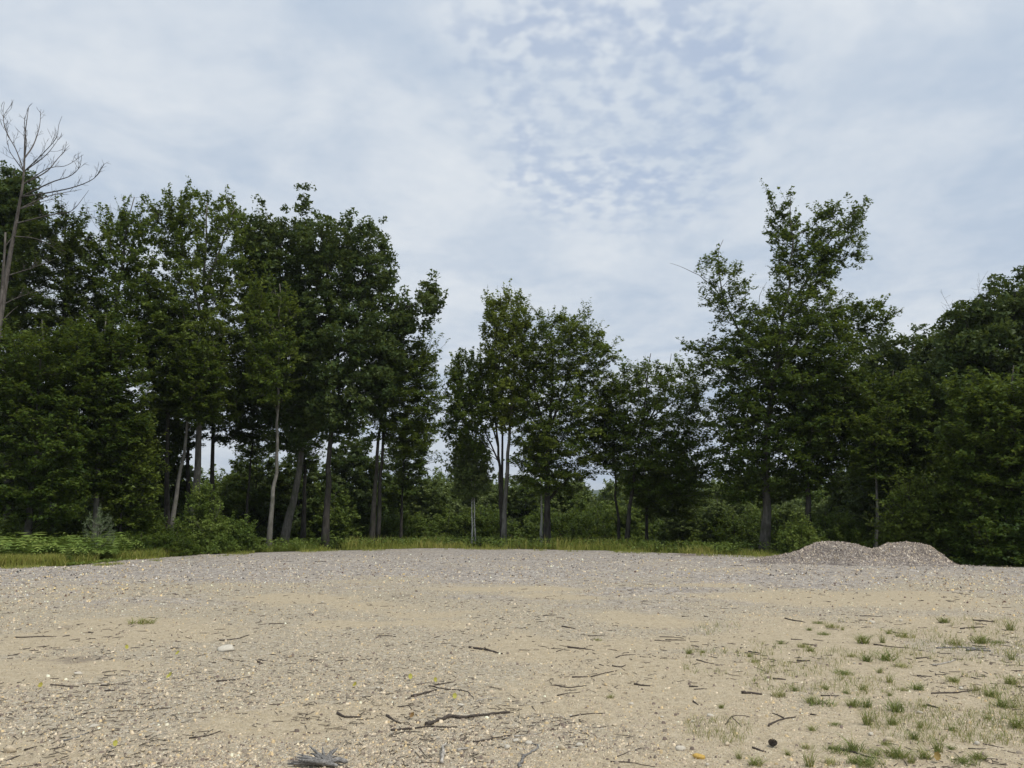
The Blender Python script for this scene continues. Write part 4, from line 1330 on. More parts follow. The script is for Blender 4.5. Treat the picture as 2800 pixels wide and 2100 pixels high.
def pile_h(x, y):
    """two merged humps, measured from their skyline in the photograph"""
    prof = [(1610, 1209), (1670, 1203), (1712, 1196), (1740, 1186), (1768, 1176), (1795, 1171.5), (1825, 1173.5), (1848, 1179), (1866, 1184), (1888, 1182), (1912, 1174.5), (1945, 1171.5),
            (1985, 1172.5), (2003, 1177), (2026, 1191), (2052, 1206), (2088, 1216), (2130, 1220), (2180, 1226)]
    xs = np.array([at(u, v, PILE_Y)[0] for u, v in prof]); zs = np.array([max(0, at(u, v, PILE_Y)[2]) for u, v in prof])
    zs = np.maximum(zs - zs[-1], 0); zs[0] = 0; zs[-1] = 0
    wx = x + 0.12 * (fbm(x * 1.3, y * 1.3, 5) - .5)
    top = np.interp(wx, xs, zs, 0, 0)
    ridge = PILE_Y + 0.25 * np.sin(x * .9)
    d = np.abs(y - ridge)
    slope = np.clip(1 - d / (np.maximum(top, .02) * 2.1 + .55), 0, 1)
    slope = slope * slope * (3 - 2 * slope)
    hgt = top * slope
    return hgt * (0.86 + .28 * fbm(x * 1.7, y * 1.7, 8)) + 0.09 * (fbm(x * 4, y * 4, 14, 3) - .5) * np.clip(hgt * 4, 0, 1)


def chips(rng, P, Nz, size, pal, pw, flat=.55, sink=.35):
    """angular six-sided stone chips; returns Buf and colours"""
    n = len(P)
    b = Buf()
    k = 5
    th = (np.arange(k) * 2 * math.pi / k)[None] + rng.random((n, 1)) * 6.28 + rng.normal(size=(n, k)) * .22
    rad = size[:, None] * (0.7 + .6 * rng.random((n, k))) * .5
    el = 0.6 + .8 * rng.random((n, 1)); ea = rng.random((n, 1)) * 3.14
    ex = np.cos(th) * rad; ey = np.sin(th) * rad * np.minimum(el, 1.1)
    X = ex * np.cos(ea) - ey * np.sin(ea); Yy = ex * np.sin(ea) + ey * np.cos(ea)
    h = size * flat * (0.6 + .8 * rng.random(n))
    V = np.zeros((n, k * 2 + 0, 3))
    V[:, :k, 0] = X; V[:, :k, 1] = Yy; V[:, :k, 2] = -h[:, None] * sink
    sh = 0.35 + .35 * rng.random((n, 1))
    V[:, k:, 0] = X * sh + size[:, None] * rng.normal(size=(n, 1)) * .08; V[:, k:, 1] = Yy * sh + size[:, None] * rng.normal(size=(n, 1)) * .08
    V[:, k:, 2] = (h * (1 - sink))[:, None] * (0.75 + .5 * rng.random((n, k)))
    # tilt with the slope
    V[:, :, 2] += V[:, :, 0] * Nz[:, 0:1] + V[:, :, 1] * Nz[:, 1:2]
    V = V + P[:, None, :]
    base = np.arange(n)[:, None] * (2 * k)
    F4 = np.concatenate([np.stack([base[:, 0] + j, base[:, 0] + (j + 1) % k, base[:, 0] + k + (j + 1) % k, base[:, 0] + k + j], 1) for j in range(k)])
    F3 = np.concatenate([np.stack([base[:, 0] + k, base[:, 0] + k + j, base[:, 0] + k + j + 1], 1) for j in range(1, k - 1)])
    b.add(V.reshape(-1, 3), F4, F3)
    pal = np.array(pal); ci = rng.choice(len(pal), n, p=np.array(pw) / sum(pw))
    c = pal[ci] * (0.75 + .5 * rng.random((n, 1)))
    return b, np.repeat(c, 2 * k, 0)


def chiplets(rng, P, size, pal, pw, flat=.6):
    """tiny four-sided chips, a pixel or two each"""
    n = len(P)
    b = Buf()
    th = (np.arange(4) * math.pi / 2)[None] + rng.random((n, 1)) * 6.28 + rng.normal(size=(n, 4)) * .3
    rad = size[:, None] * (0.6 + .8 * rng.random((n, 4))) * .5
    V = np.zeros((n, 5, 3))
    V[:, :4, 0] = np.cos(th) * rad; V[:, :4, 1] = np.sin(th) * rad; V[:, :4, 2] = -.15 * size[:, None]
    V[:, 4, :2] = rng.normal(size=(n, 2)) * size[:, None] * .2
    V[:, 4, 2] = size * flat * (.5 + .7 * rng.random(n))
    V += P[:, None, :]
    k = np.arange(n) * 5
    F3 = np.concatenate([np.stack([k + j, k + (j + 1) % 4, k + 4], 1) for j in range(4)])
    b.add(V.reshape(-1, 3), None, F3)
    pal = np.array(pal); ci = rng.choice(len(pal), n, p=np.array(pw) / sum(pw))
    return b, np.repeat(pal[ci] * (0.7 + .6 * rng.random((n, 1))), 5, 0)


PAL = [(.34, .30, .25), (.27, .24, .21), (.20, .18, .16), (.46, .41, .34), (.40, .33, .22), (.54, .50, .43), (.12, .10, .095)]


def build_pile():
    x0, x1 = at(1600, 1200, PILE_Y)[0], at(2200, 1200, PILE_Y)[0]
    y0, y1 = PILE_Y - 2.4, PILE_Y + 2.4
    nx, ny = 200, 100
    X, Y = np.meshgrid(np.linspace(x0, x1, nx), np.linspace(y0, y1, ny))
    Hh = pile_h(X, Y)
    Z = ground_z(X, Y) + Hh - 0.03 * (Hh < .015)
    b = Buf()
    i, j = np.meshgrid(np.arange(ny - 1), np.arange(nx - 1), indexing='ij')
    F = np.stack([i * nx + j, i * nx + j + 1, (i + 1) * nx + j + 1, (i + 1) * nx + j], -1).reshape(-1, 4)
    hh = Hh.ravel()
    F = F[hh[F].max(1) > .008]
    b.add(np.stack([X, Y, Z], -1).reshape(-1, 3), F, None, 0.0)
    base = np.array([(x0 + x1) / 2, PILE_Y, 0])
    b.v[0] = b.v[0] - base
    m, N = new_mat('heaped crushed stone')
    co = N.n('ShaderNodeTexCoord').outputs['Object']
    v1 = N.n('ShaderNodeTexVoronoi', feature='F1', ins={'Vector': co, 'Scale': 22.0})
    hv = N.n('ShaderNodeSeparateColor', ins={0: v1.outputs['Color']})
    c = N.mix(hv.outputs[0], (0.125, 0.108, 0.096), (0.30, 0.265, 0.235))
    c = N.mix(N.rng(hv.outputs[1], .7, .95), c, (.42, .385, .35))
    st = N.noise(co, 1.1, 5, .65, .5)
    c = N.mix(N.math('MULTIPLY', N.rng(st, .45, .65), .6), c, (.105, .088, .08))
    bp = N.n('ShaderNodeBump', ins={'Strength': .9, 'Distance': .03, 'Height': v1.outputs['Distance']})
    p = N.n('ShaderNodeBsdfPrincipled', ins={'Base Color': c, 'Roughness': .95, 'Normal': bp.outputs[0], 'Specular IOR Level': .15})
    out_surf(N, p.outputs[0])
    root = empty('gravel_pile', base)
    link('heap', b.mesh('heap', m, True), root)
    rng = np.random.default_rng(9)
    n = 26000
    x = x0 + (x1 - x0) * rng.random(n); y = y0 + 3.6 * rng.random(n)
    hgt = pile_h(x, y)
    foot = np.exp(-((y - (PILE_Y - 1.1)) / .55) ** 2) * np.clip(1 - np.abs(x - (x0 + x1) / 2 - .3) / 4.4, 0, 1)
    k = rng.random(n) < np.maximum(np.clip(hgt * 6, 0.0, 1), .30 * foot)
    x, y, hgt = x[k], y[k], hgt[k]
    e = .05
    g = np.stack([(pile_h(x + e, y) - hgt) / e, (pile_h(x, y + e) - hgt) / e], 1)
    P = np.stack([x, y, ground_z(x, y) + hgt], 1) - base
    cb, cc = chiplets(rng, P, .03 + .055 * rng.random(len(x)) ** 2, PAL, [2.5, 4, 4, 1.4, .6, .9, 3.2])
    dk = np.repeat(.7 + .6 * fbm(x * 1.6, y * 1.6, 24, 3), 5)[:, None]
    cc = cc * np.array([1.0, .96, .92]) * dk
    o = link('stone_chips', cb.mesh('stone_chips', M_STONE, False, None, cc), root)
    o['kind'] = 'stuff'
    tag(root, 'double humped heap of mauve grey crushed gravel', 'gravel pile')


build_pile()

# ------------------------------------------------------------------ loose gravel
def build_gravel():
    rng = np.random.default_rng(3)
    n = 210000
    u = -60 + 2340 * rng.random(n)
    v = 1196 + 478 * rng.random(n) ** 0.92
    G = np.array([0, 0, EYE])
    xx = (u - 1106) / FPX; yy = -(v - 829.5) / FPX
    dx, dy, dz = xx, CP - yy * SP, SP + yy * CP
    t = -EYE / dz
    x, y = dx * t, dy * t
    r = np.hypot(x, y)
    ok = (r < edge_r(x, y) - .1) & (r > 4.3)
    s = sandiness(x, y)
    keep = ok & (rng.random(n) < (1.0 - .82 * np.clip(s * 1.2, 0, 1)) * (0.35 + 1.0 * fbm(x * .8, y * .8, 33, 4)))
    x, y, r, s = x[keep], y[keep], r[keep], s[keep]
    size = np.exp(rng.normal(np.log(.0085), .5, len(x))) * (0.75 + .055 * r) * (1 + .55 * np.clip((r - 14) / 10, 0, 1))
    size = np.clip(size, .005, .028 + .0022 * r)
    P = np.stack([x, y, ground_z(x, y)], 1)
    warm = np.clip(s + (1 - mauve(x, y)), 0, 1)
    big = size / r > 0.0034
    PW = [3, 3, 2.4, 2.6, 2.4, .5, 2.6]
    b1, c1 = chips(rng, P[big], np.zeros((big.sum(), 2)), size[big], PAL, PW)
    b2, c2 = chiplets(rng, P[~big], size[~big], PAL, PW)
    c = np.concatenate([c1 * (1.1 + np.repeat(warm[big], 10)[:, None] * np.array([.26, .17, .0])), c2 * (1.1 + np.repeat(warm[~big], 5)[:, None] * np.array([.26, .17, .0]))])
    b1.add(np.concatenate(b2.v), None, np.concatenate(b2.f3))
    rr_ = np.concatenate([np.repeat(r[big], 10), np.repeat(r[~big], 5)])[:, None]
    c = .27 + (c - .27) * (1 + .7 * np.clip((rr_ - 12) / 10, 0, 1))
    c = np.clip(c, .05, .75)
    o = link('gravel', b1.mesh('gravel', M_STONE, False, None, c))
    tag(o, 'loose crushed stone chips strewn over the sandy lot', 'gravel', None, 'stuff')
    # bark and twig litter
    n = 4200
    u = -40 + 2300 * rng.random(n); v = 1215 + 450 * rng.random(n) ** .9
    xx = (u - 1106) / FPX; yy = -(v - 829.5) / FPX
    t = -EYE / (SP + yy * CP)
    x, y = xx * t, (CP - yy * SP) * t
    r = np.hypot(x, y)
    keep = (r < edge_r(x, y) - .3) & (r > 4.3) & (fbm(x * .6, y * .6, 77, 4) + .12 * rng.random(n) + .35 * stain(x, y) > .54)
    x, y, r = x[keep], y[keep], r[keep]
    n = len(x)
    a = rng.random(n) * 6.28
    L = (0.03 + .09 * rng.random(n) ** 2) * (0.7 + .05 * r)
    P0 = np.stack([x, y, ground_z(x, y) + .004], 1)
    P1 = P0 + np.stack([np.cos(a) * L, np.sin(a) * L, .01 * rng.random(n)], 1)
    P1[:, 2] = ground_z(P1[:, 0], P1[:, 1]) + .004 + .008 * rng.random(n)
    lb = Buf()
    for lo, hi in ((0, 9), (9, 16), (16, 60)):
        k = (r >= lo) & (r < hi)
        w = .0022 * (1 + .05 * (lo + hi if hi < 60 else 40))
        sticks3(lb, P0[k], P1[k], w, w * .6)
    o = link('twig_litter', lb.mesh('twig_litter', M_STICK, False))
    tag(o, 'scattered bark crumbs and tiny twig litter on the gravel', 'litter', None, 'stuff')


build_gravel()

# ------------------------------------------------------------------ sticks lying on the lot
# crops of the photograph used for measuring: A, B, C, D start at these columns
X0 = {'A': 0.0, 'B': 553.0, 'C': 1106.0, 'D': 1659.0}


def cp(crop, x, y):
    return X0[crop] + .3095 * x, 1145.5 + .3095 * y


MARKS += [(*cp(c_, x_, y_), ph_) for (c_, x_, y_, ph_) in [
    ('B', 1500, 1300, 'the longest bent stick'), ('A', 1580, 838, 'the flat white stone'), ('B', 430, 1620, 'the splintered grey root'), ('C', 1305, 1592, 'the ochre stone'), ('C', 1560, 1330, 'the forked twig'),
    ('C', 120, 1560, 'the hooked grey stick'), ('D', 1450, 830, 'the stacked sticks'), ('D', 32, 1515, 'the pine cone'), ('D', 600, 200, 'the gravel pile'), ('B', 1600, 850, 'the lone curved stick'),
    ('D', 345, 1220, 'the tallest brownish tuft'), ('D', 1475, 770, 'the bright round tuft'), ('D', 825, 890, 'the widest yellow tuft'), ('B', 1308, 1550, 'the silvery bark strip'), ('A', 500, 200, 'the grassy bank'),
    ('A', 985, 650, 'the low yellow weed'), ('A', 1185, 1042, 'the largest yellow leaf'), ('A', 70, 1538, 'the broad tan corner stone'), ('B', 1160, 1060, 'the pair of yellow leaves'), ('B', 650, 1290, 'the stubby dark stick'),
    ('D', 700, 1600, 'the bottom grass patch'), ('B', 1650, 1435, 'the slanting straight stick'), ('C', 530, 1290, 'the lone straight twig'), ('C', 1680, 1160, 'the thick short stick'), ('D', 1300, 1150, 'the dark litter patch'),
    ('D', 100, 1345, 'the forked dark branch'), ('D', 895, 1260, 'the broad green tuft'), ('D', 850, 1075, 'the dark small tuft'), ('D', 1750, 1390, 'the deep green edge tuft')]]


def stick(name, label, crop, pts, thick, mat=None, group=None, seed=0, fork=None, lift=0.0):
    rng = np.random.default_rng(1000 + seed)
    W3 = []
    for (x, y) in pts:
        u, v = cp(crop, x, y)
        W3.append(gp(u, v))
    W3 = np.array(W3)
    D = float(np.mean(np.hypot(W3[:, 0], W3[:, 1])))
    rad = max(.004, thick * .3095 / FPX * D * .5)
    n = max(7, 5 * len(pts))
    P = spline(W3, n)
    L = np.linalg.norm(P[-1] - P[0])
    P[:, :2] += rng.normal(size=(n, 2)) * .008 * min(1, L)
    zg = ground_z(P[:, 0], P[:, 1])
    k = np.convolve(np.pad(zg, 2, 'edge'), np.ones(5) / 5, 'valid')
    t = np.linspace(0, 1, n)
    rr = rad * (1 - .45 * t) * (1 + .1 * rng.normal(size=n))
    P[:, 2] = np.maximum(k, zg) + rr * .72 + lift * np.sin(t * math.pi)
    base = P[n // 2].copy(); base[2] = float(ground_z(base[0], base[1]))
    b = Buf()
    tube(b, P - base, np.abs(rr), 7, True, rng, .28)
    if fork is not None:
        F3 = np.array([gp(*cp(crop, x, y)) for (x, y) in fork])
        Q = spline(F3, 7); Q[:, 2] = ground_z(Q[:, 0], Q[:, 1]) + rad * .6
        tube(b, Q - base, np.linspace(rad * .7, rad * .35, 7), 6, True, rng, .2)
    elif L > .3:
        q = int(n * (.3 + .4 * rng.random()))
        d = unit(np.array([rng.normal(), rng.normal(), .35]))
        tube(b, np.array([P[q], P[q] + d * rad * 2.2, P[q] + d * rad * 4]) - base, np.array([.5, .4, .25]) * rad, 5, True)
    o = link(name, b.mesh(name, mat or M_STICK, True), None, base)
    if name == 'twig':
        label = side_label('small pale twig' if mat is M_PALEWOOD else 'small dark twig', *np.mean([cp(crop, *q_) for q_ in pts], axis=0), MARKS)
    tag(o, label, 'stick' if name != 'bark_piece' else 'bark', group)
    return o


BIG = [
    ('stick', 'longest thick dark stick at the middle bottom, bent like an elbow', 'B', [(1190, 1355), (1350, 1300), (1420, 1305), (1600, 1280), (1775, 1265)], 27, None),
    ('stick', 'straight thin stick lying just below the longest stick', 'B', [(940, 1387), (1100, 1375), (1230, 1362), (1405, 1368)], 15, None),
    ('stick', 'thin curved twig, lowest of the three beside the longest stick', 'B', [(935, 1420), (1050, 1395), (1180, 1400)], 9, None),
    ('stick', 'stubby dark stick lying apart left of the longest stick', 'B', [(570, 1275), (620, 1298), (735, 1295)], 18, None),
    ('stick', 'short dark stick pointing down toward the longest stick', 'B', [(910, 1285), (960, 1318), (1010, 1340)], 16, None),
    ('stick', 'straight brown stick slanting up beside the yellow leaves', 'B', [(1085, 1165), (1170, 1150), (1260, 1125)], 16, None),
    ('stick', 'long wavy twig running right from the yellow leaves', 'B', [(1200, 1095), (1340, 1118), (1470, 1130), (1525, 1180)], 9, None),
    ('stick', 'twig rising to the right past the second yellow leaf', 'B', [(1245, 1092), (1320, 1078), (1385, 1065)], 10, None),
    ('stick', 'pale greenish twig right of the wavy twig', 'B', [(1530, 1195), (1620, 1175), (1710, 1165)], 9, 'pale'),
    ('stick', 'thick dark curved stick alone on the open middle gravel', 'B', [(1485, 830), (1600, 848), (1718, 882)], 17, None),
    ('stick', 'long straight stick slanting below the longest stick end', 'B', [(1520, 1470), (1690, 1430), (1787, 1410)], 13, None),
    ('stick', 'pale stick continuing the slanting stick to the right', 'C', [(20, 1422), (110, 1415), (200, 1406)], 11, 'pale'),
    ('stick', 'hooked grey stick near the bottom, curling like a sickle', 'C', [(50, 1640), (85, 1560), (170, 1517), (180, 1490), (140, 1470)], 20, 'grey'),
    ('stick', 'single thin straight twig on bare sand in the middle bottom', 'C', [(405, 1300), (530, 1285), (650, 1280)], 10, None),
    ('stick', 'forked twig spread like three legs on bare sand', 'C', [(1490, 1360), (1535, 1308), (1600, 1300), (1660, 1310)], 7, None),
    ('stick', 'thick short stick at the left rim of the tufted ground', 'C', [(1605, 1155), (1680, 1158), (1745, 1165)], 18, None),
    ('stick', 'dark stick end poking in beside the bottom tufts', 'C', [(1680, 1530), (1730, 1545), (1775, 1555)], 15, None),
    ('stick', 'forked dark branch left of the grass tufts', 'D', [(0, 1375), (90, 1335), (195, 1318)], 13, None),
    ('stick', 'long dark stick lying through the bottom grass tufts', 'D', [(420, 1530), (560, 1550), (700, 1590), (780, 1600)], 15, None),
    ('stick', 'thickest of the stacked sticks under the bright tuft', 'D', [(1390, 836), (1470, 834), (1555, 838)], 17, 'grey'),
    ('stick', 'long upper stick of the stack under the bright tuft', 'D', [(1170, 820), (1330, 815), (1545, 820)], 11, 'grey'),
    ('stick', 'pale crooked stick below the stacked sticks', 'D', [(1150, 935), (1225, 925), (1310, 905)], 11, 'pale'),
    ('stick', 'long twig in the dark litter patch among the tufts', 'D', [(1140, 1155), (1280, 1150), (1470, 1122)], 10, None),
    ('stick', 'short dark stick pointing off a low tuft', 'D', [(1110, 1235), (1190, 1258)], 13, None),
    ('stick', 'straight dark stick on the sand at far right', 'D', [(1430, 632), (1580, 642)], 10, None),
    ('stick', 'long bleached twig in the bottom corner at left', 'A', [(430, 1468), (530, 1440), (620, 1410)], 12, 'grey'),
    ('stick', 'dark stub at the very bottom corner at left', 'A', [(50, 1605), (95, 1578), (140, 1560)], 12, None),
    ('stick', 'rising dark stick on the lower left gravel', 'A', [(1320, 1443), (1430, 1425), (1540, 1392)], 11, None),
    ('stick', 'dark stick just below the flat white stone', 'A', [(1510, 1060), (1580, 1050), (1675, 1037)], 12, None),
    ('stick', 'long thin stick just above the flat white stone', 'A', [(1530, 767), (1620, 758), (1740, 735)], 10, None),
]
for i, (nm, lb_, crop, pts, th, mt) in enumerate(BIG):
    fork = None
    if 'forked twig' in lb_: fork = [(1535, 1308), (1570, 1345), (1605, 1380)]
    if 'forked dark branch' in lb_: fork = [(110, 1325), (70, 1305), (30, 1292)]
    stick(nm, lb_, crop, pts, th, {'pale': M_PALEWOOD, 'grey': M_GREYWOOD, None: M_STICK}[mt], 'sticks lying on the gravel', i, fork)

SMALL = [('B', [(700, 1312), (820, 1308)], 6), ('B', [(1115, 1080), (1165, 1070)], 9), ('B', [(850, 742), (920, 738), (978, 745)], 8), ('B', [(90, 655), (235, 652)], 7),
         ('B', [(165, 218), (250, 216)], 6), ('B', [(410, 225), (490, 222)], 6), ('B', [(270, 1480), (330, 1455)], 7), ('B', [(360, 1393), (430, 1402)], 6),
         ('B', [(1140, 1510), (1195, 1565)], 7), ('B', [(375, 905), (430, 908)], 9), ('B', [(0, 920), (45, 935)], 13), ('B', [(985, 1235), (1080, 1222)], 9), ('B', [(300, 882), (440, 880)], 5),
         ('C', [(350, 680), (440, 693)], 11), ('C', [(530, 740), (660, 738)], 7), ('C', [(1030, 745), (1200, 752)], 7), ('C', [(1070, 765), (1212, 765)], 10), ('C', [(995, 768), (1110, 775)], 7),
         ('C', [(388, 830), (460, 835), (530, 843)], 14), ('C', [(310, 862), (370, 838)], 6), ('C', [(725, 905), (790, 885), (860, 880)], 8), ('C', [(1290, 920), (1370, 940), (1435, 950)], 8),
         ('C', [(1650, 858), (1735, 868)], 12), ('C', [(1625, 865), (1787, 888)], 6), ('C', [(700, 965), (760, 975), (795, 958)], 9), ('C', [(610, 955), (640, 963)], 8),
         ('C', [(420, 1038), (530, 1035)], 11), ('C', [(550, 1035), (640, 1015), (735, 1000)], 8), ('C', [(300, 1088), (400, 1108), (520, 1100)], 10), ('C', [(315, 1158), (410, 1138)], 9),
         ('C', [(850, 1083), (965, 1092)], 14), ('C', [(1235, 1103), (1300, 1108)], 12), ('C', [(1275, 1122), (1360, 1120)], 8), ('C', [(200, 1205), (270, 1188)], 6), ('C', [(140, 1225), (165, 1255)], 7),
         ('C', [(730, 1575), (820, 1535)], 7), ('C', [(690, 1610), (820, 1615), (1000, 1650)], 6), ('C', [(1265, 1200), (1300, 1222)], 13), ('C', [(1185, 605), (1235, 602)], 8), ('C', [(1340, 605), (1370, 608)], 9),
         ('C', [(215, 605), (300, 600)], 7), ('C', [(1550, 247), (1620, 250)], 6),
         ('D', [(115, 615), (260, 645)], 9), ('D', [(640, 600), (800, 604)], 7), ('D', [(1340, 690), (1510, 675)], 9), ('D', [(870, 710), (980, 715)], 7), ('D', [(740, 795), (850, 812), (980, 818)], 9),
         ('D', [(1425, 800), (1540, 812)], 9), ('D', [(1035, 895), (1125, 880)], 9), ('D', [(1040, 1022), (1145, 1027)], 10), ('D', [(1730, 1095), (1787, 1102)], 10), ('D', [(205, 925), (290, 920)], 13),
         ('D', [(240, 798), (330, 805)], 7), ('D', [(160, 760), (240, 765)], 7), ('D', [(35, 1052), (125, 1055)], 11), ('D', [(370, 1178), (495, 1180)], 10), ('D', [(295, 1305), (340, 1308)], 10),
         ('D', [(1400, 1540), (1520, 1535)], 8), ('D', [(1500, 1500), (1650, 1530)], 7),
         ('A', [(820, 1255), (965, 1250)], 8), ('A', [(570, 1275), (670, 1262)], 8), ('A', [(350, 1088), (550, 1095)], 8), ('A', [(580, 1082), (700, 1068)], 8), ('A', [(170, 1525), (260, 1500)], 10),
         ('A', [(380, 1530), (430, 1480)], 8), ('A', [(1680, 1640), (1740, 1580)], 7), ('A', [(100, 750), (250, 742), (400, 740)], 7), ('A', [(620, 712), (650, 720)], 9), ('A', [(1190, 830), (1260, 826)], 8),
         ('A', [(700, 1085), (800, 1075)], 9), ('A', [(730, 1115), (800, 1112)], 14)]
for i, (crop, pts, th) in enumerate(SMALL):
    stick('twig', 'small dark twig lying loose on the sandy gravel', crop, pts, th, None, 'small twigs scattered over the lot', 200 + i)

stick('bark_piece', 'bent strip of silvery white bark standing out at the bottom', 'B', [(1298, 1612), (1308, 1560), (1303, 1530), (1320, 1490)], 24, M_PALEWOOD, None, 401, lift=.03)
stick('bark_piece', 'short pale wood chip right of the silvery bark strip', 'B', [(1410, 1532), (1445, 1520), (1478, 1508)], 20, M_PALEWOOD, None, 402)


def stump_root():
    """weathered splintered root end at the bottom edge"""
    rng = np.random.default_rng(8)
    c = gp(*cp('B', 430, 1632)); c[2] = float(ground_z(c[0], c[1]))
    root = empty('weathered_root', c)
    s = FPX / float(np.hypot(c[0], c[1])) / .3095       # crop pixels per metre
    b = Buf()
    tube(b, spline([(-.42, .0, .03), (-.15, -.02, .06), (.12, -.03, .05), (.3, -.08, .03)], 12), np.array([.012, .02, .026, .03, .034, .036, .038, .036, .034, .03, .026, .02]), 9, True, rng, .45)
    link('core', b.mesh('core', M_GREYWOOD, True), root)
    for k in range(13):
        f = (k / 12.0) ** 1.3
        ang = R(180 - 112 * f + rng.normal() * 4)          # fans from pointing left round to pointing away
        L = .46 + .12 * rng.random() - .2 * f
        d = np.array([math.cos(ang), math.sin(ang) * .75, .10 + .38 * math.sin(ang) * rng.random()])
        p0 = np.array([.10 + .08 * rng.random(), -.06 + .06 * rng.random(), .035 + .03 * rng.random()])
        P = spline([p0, p0 + d * L * .5 + np.array([0, 0, .02]) + rng.normal(size=3) * .012, p0 + d * L + rng.normal(size=3) * .02], 9)
        P[:, 2] = np.maximum(P[:, 2], .008)
        sb = Buf()
        tube(sb, P, (.016 + .016 * rng.random()) * np.array([1, 1.1, 1.1, 1.05, 1, .9, .75, .5, .15]), 5, True, rng, .8)
        link('splinter', sb.mesh('splinter', M_GREYWOOD, False), root)
    sb = Buf()
    tube(sb, spline([(.12, -.03, .05), (.28, .05, .07), (.42, .04, .04)], 9), np.array([.02, .03, .036, .04, .042, .04, .036, .03, .012]), 8, True, rng, .5)
    link('knot', sb.mesh('knot', M_GREYWOOD, False), root)
    root.scale = (.46, .46, .46)
    tag(root, 'weathered grey splintered root fanning out at the bottom edge', 'driftwood')


stump_root()

# ------------------------------------------------------------------ stones picked out one by one
def stone(label, crop, x, y, w, h, colr, seed, group=None, cat='stone'):
    rng = np.random.default_rng(2000 + seed)
    u, v = cp(crop, x, y)
    c = gp(u, v); c[2] = float(ground_z(c[0], c[1]))
    D = float(np.hypot(c[0], c[1]))
    a = w * .3095 / FPX * D * .5
    hz = a * .34 if h < w * .5 else a * .6
    b = Buf()
    n1, n2 = 10, 6
    V = []
    for i in range(n2 + 1):
        ph = math.pi * i / n2
        for j in range(n1):
            th = 2 * math.pi * j / n1
            V.append((math.sin(ph) * math.cos(th), math.sin(ph) * math.sin(th), math.cos(ph)))
    V = np.array(V)
    for _ in range(12):         # knock facets off
        d = unit(rng.normal(size=3)); lim = .5 + .3 * rng.random()
        q = V @ d
        V = V - np.maximum(q - lim, 0)[:, None] * d
    V = V * np.array([a, a * (.55 + .3 * rng.random()), hz])
    V[:, 2] += hz * .45
    i, j = np.meshgrid(np.arange(n2), np.arange(n1), indexing='ij'); j2 = (j + 1) % n1
    F = np.stack([i * n1 + j, (i + 1) * n1 + j, (i + 1) * n1 + j2, i * n1 + j2], -1).reshape(-1, 4)
    b.add(V, F)
    o = link('stone', b.mesh('stone', M_STONE, False, None, np.tile(np.array(colr), (len(V), 1))), None, c)
    o.rotation_euler = (0, 0, rng.normal() * .4)
    tag(o, label, cat, group)


WHT, TAN, ORG, GRY = (.52, .48, .40), (.50, .42, .30), (.50, .33, .09), (.36, .34, .30)
stone('large flat white stone on the gravel left of middle', 'A', 1580, 838, 150, 36, WHT, 1)
stone('narrow white stone low on the left gravel', 'A', 655, 1374, 78, 18, WHT, 2)
stone('broad tan stone at the bottom corner at left', 'A', 70, 1538, 90, 45, TAN, 3)
stone('yellow ochre stone at the bottom edge', 'C', 1305, 1592, 84, 66, ORG, 4)
stone('pale stone just left of the yellow ochre stone', 'C', 1180, 1532, 76, 44, WHT, 5)
stone('pale rounded stone right of the hooked stick', 'C', 350, 1513, 68, 34, TAN, 6)
stone('whiter of the two pale stones right of the hooked stick', 'C', 475, 1496, 66, 40, WHT, 7)
stone('small bright white stone on mid sand', 'C', 830, 1211, 44, 32, WHT, 8)
stone('pale cluster stone near the forked twig', 'C', 1385, 1296, 74, 34, WHT, 9)
stone('pale curved stone on the upper right sand', 'D', 725, 642, 52, 26, WHT, 10)
stone('grey white boulder lying in the left bank grass', 'A', 546, 176, 46, 40, GRY, 11)
for i, (crop, x, y, w) in enumerate([('A', 540, 1015, 60), ('C', 715, 1363, 42), ('C', 30, 1455, 52), ('C', 1365, 1642, 44), ('D', 1340, 1221, 32), ('D', 1350, 1112, 34), ('D', 930, 632, 34), ('C', 1745, 930, 26),
                                     ('C', 1050, 1300, 30), ('C', 1262, 1335, 34), ('C', 1500, 1510, 54), ('B', 970, 1180, 36), ('B', 1430, 1222, 44), ('B', 1590, 1635, 40), ('B', 850, 1108, 40), ('B', 880, 1112, 30),
                                     ('A', 1555, 1220, 40), ('A', 590, 1612, 34), ('A', 480, 210, 30), ('A', 700, 380, 24), ('A', 1475, 338, 24), ('B', 465, 500, 24), ('C', 500, 372, 22), ('C', 745, 370, 22), ('C', 1188, 434, 20),
                                     ('C', 1245, 473, 22), ('D', 605, 938, 24), ('D', 1460, 1505, 44), ('D', 1250, 1400, 40), ('D', 1060, 1290, 44), ('D', 720, 1440, 46), ('D', 850, 1480, 60), ('C', 900, 1440, 30), ('C', 410, 1290, 30),
                                     ('C', 205, 1540, 26), ('B', 1750, 1505, 60), ('C', 120, 1470, 60), ('A', 1000, 1530, 40)]):
    stone(side_label('small pale stone', *cp(crop, x, y), MARKS), crop, x, y, w, w * .5, [WHT, TAN, WHT][i % 3], 30 + i, 'small pale stones dotted over the lot')

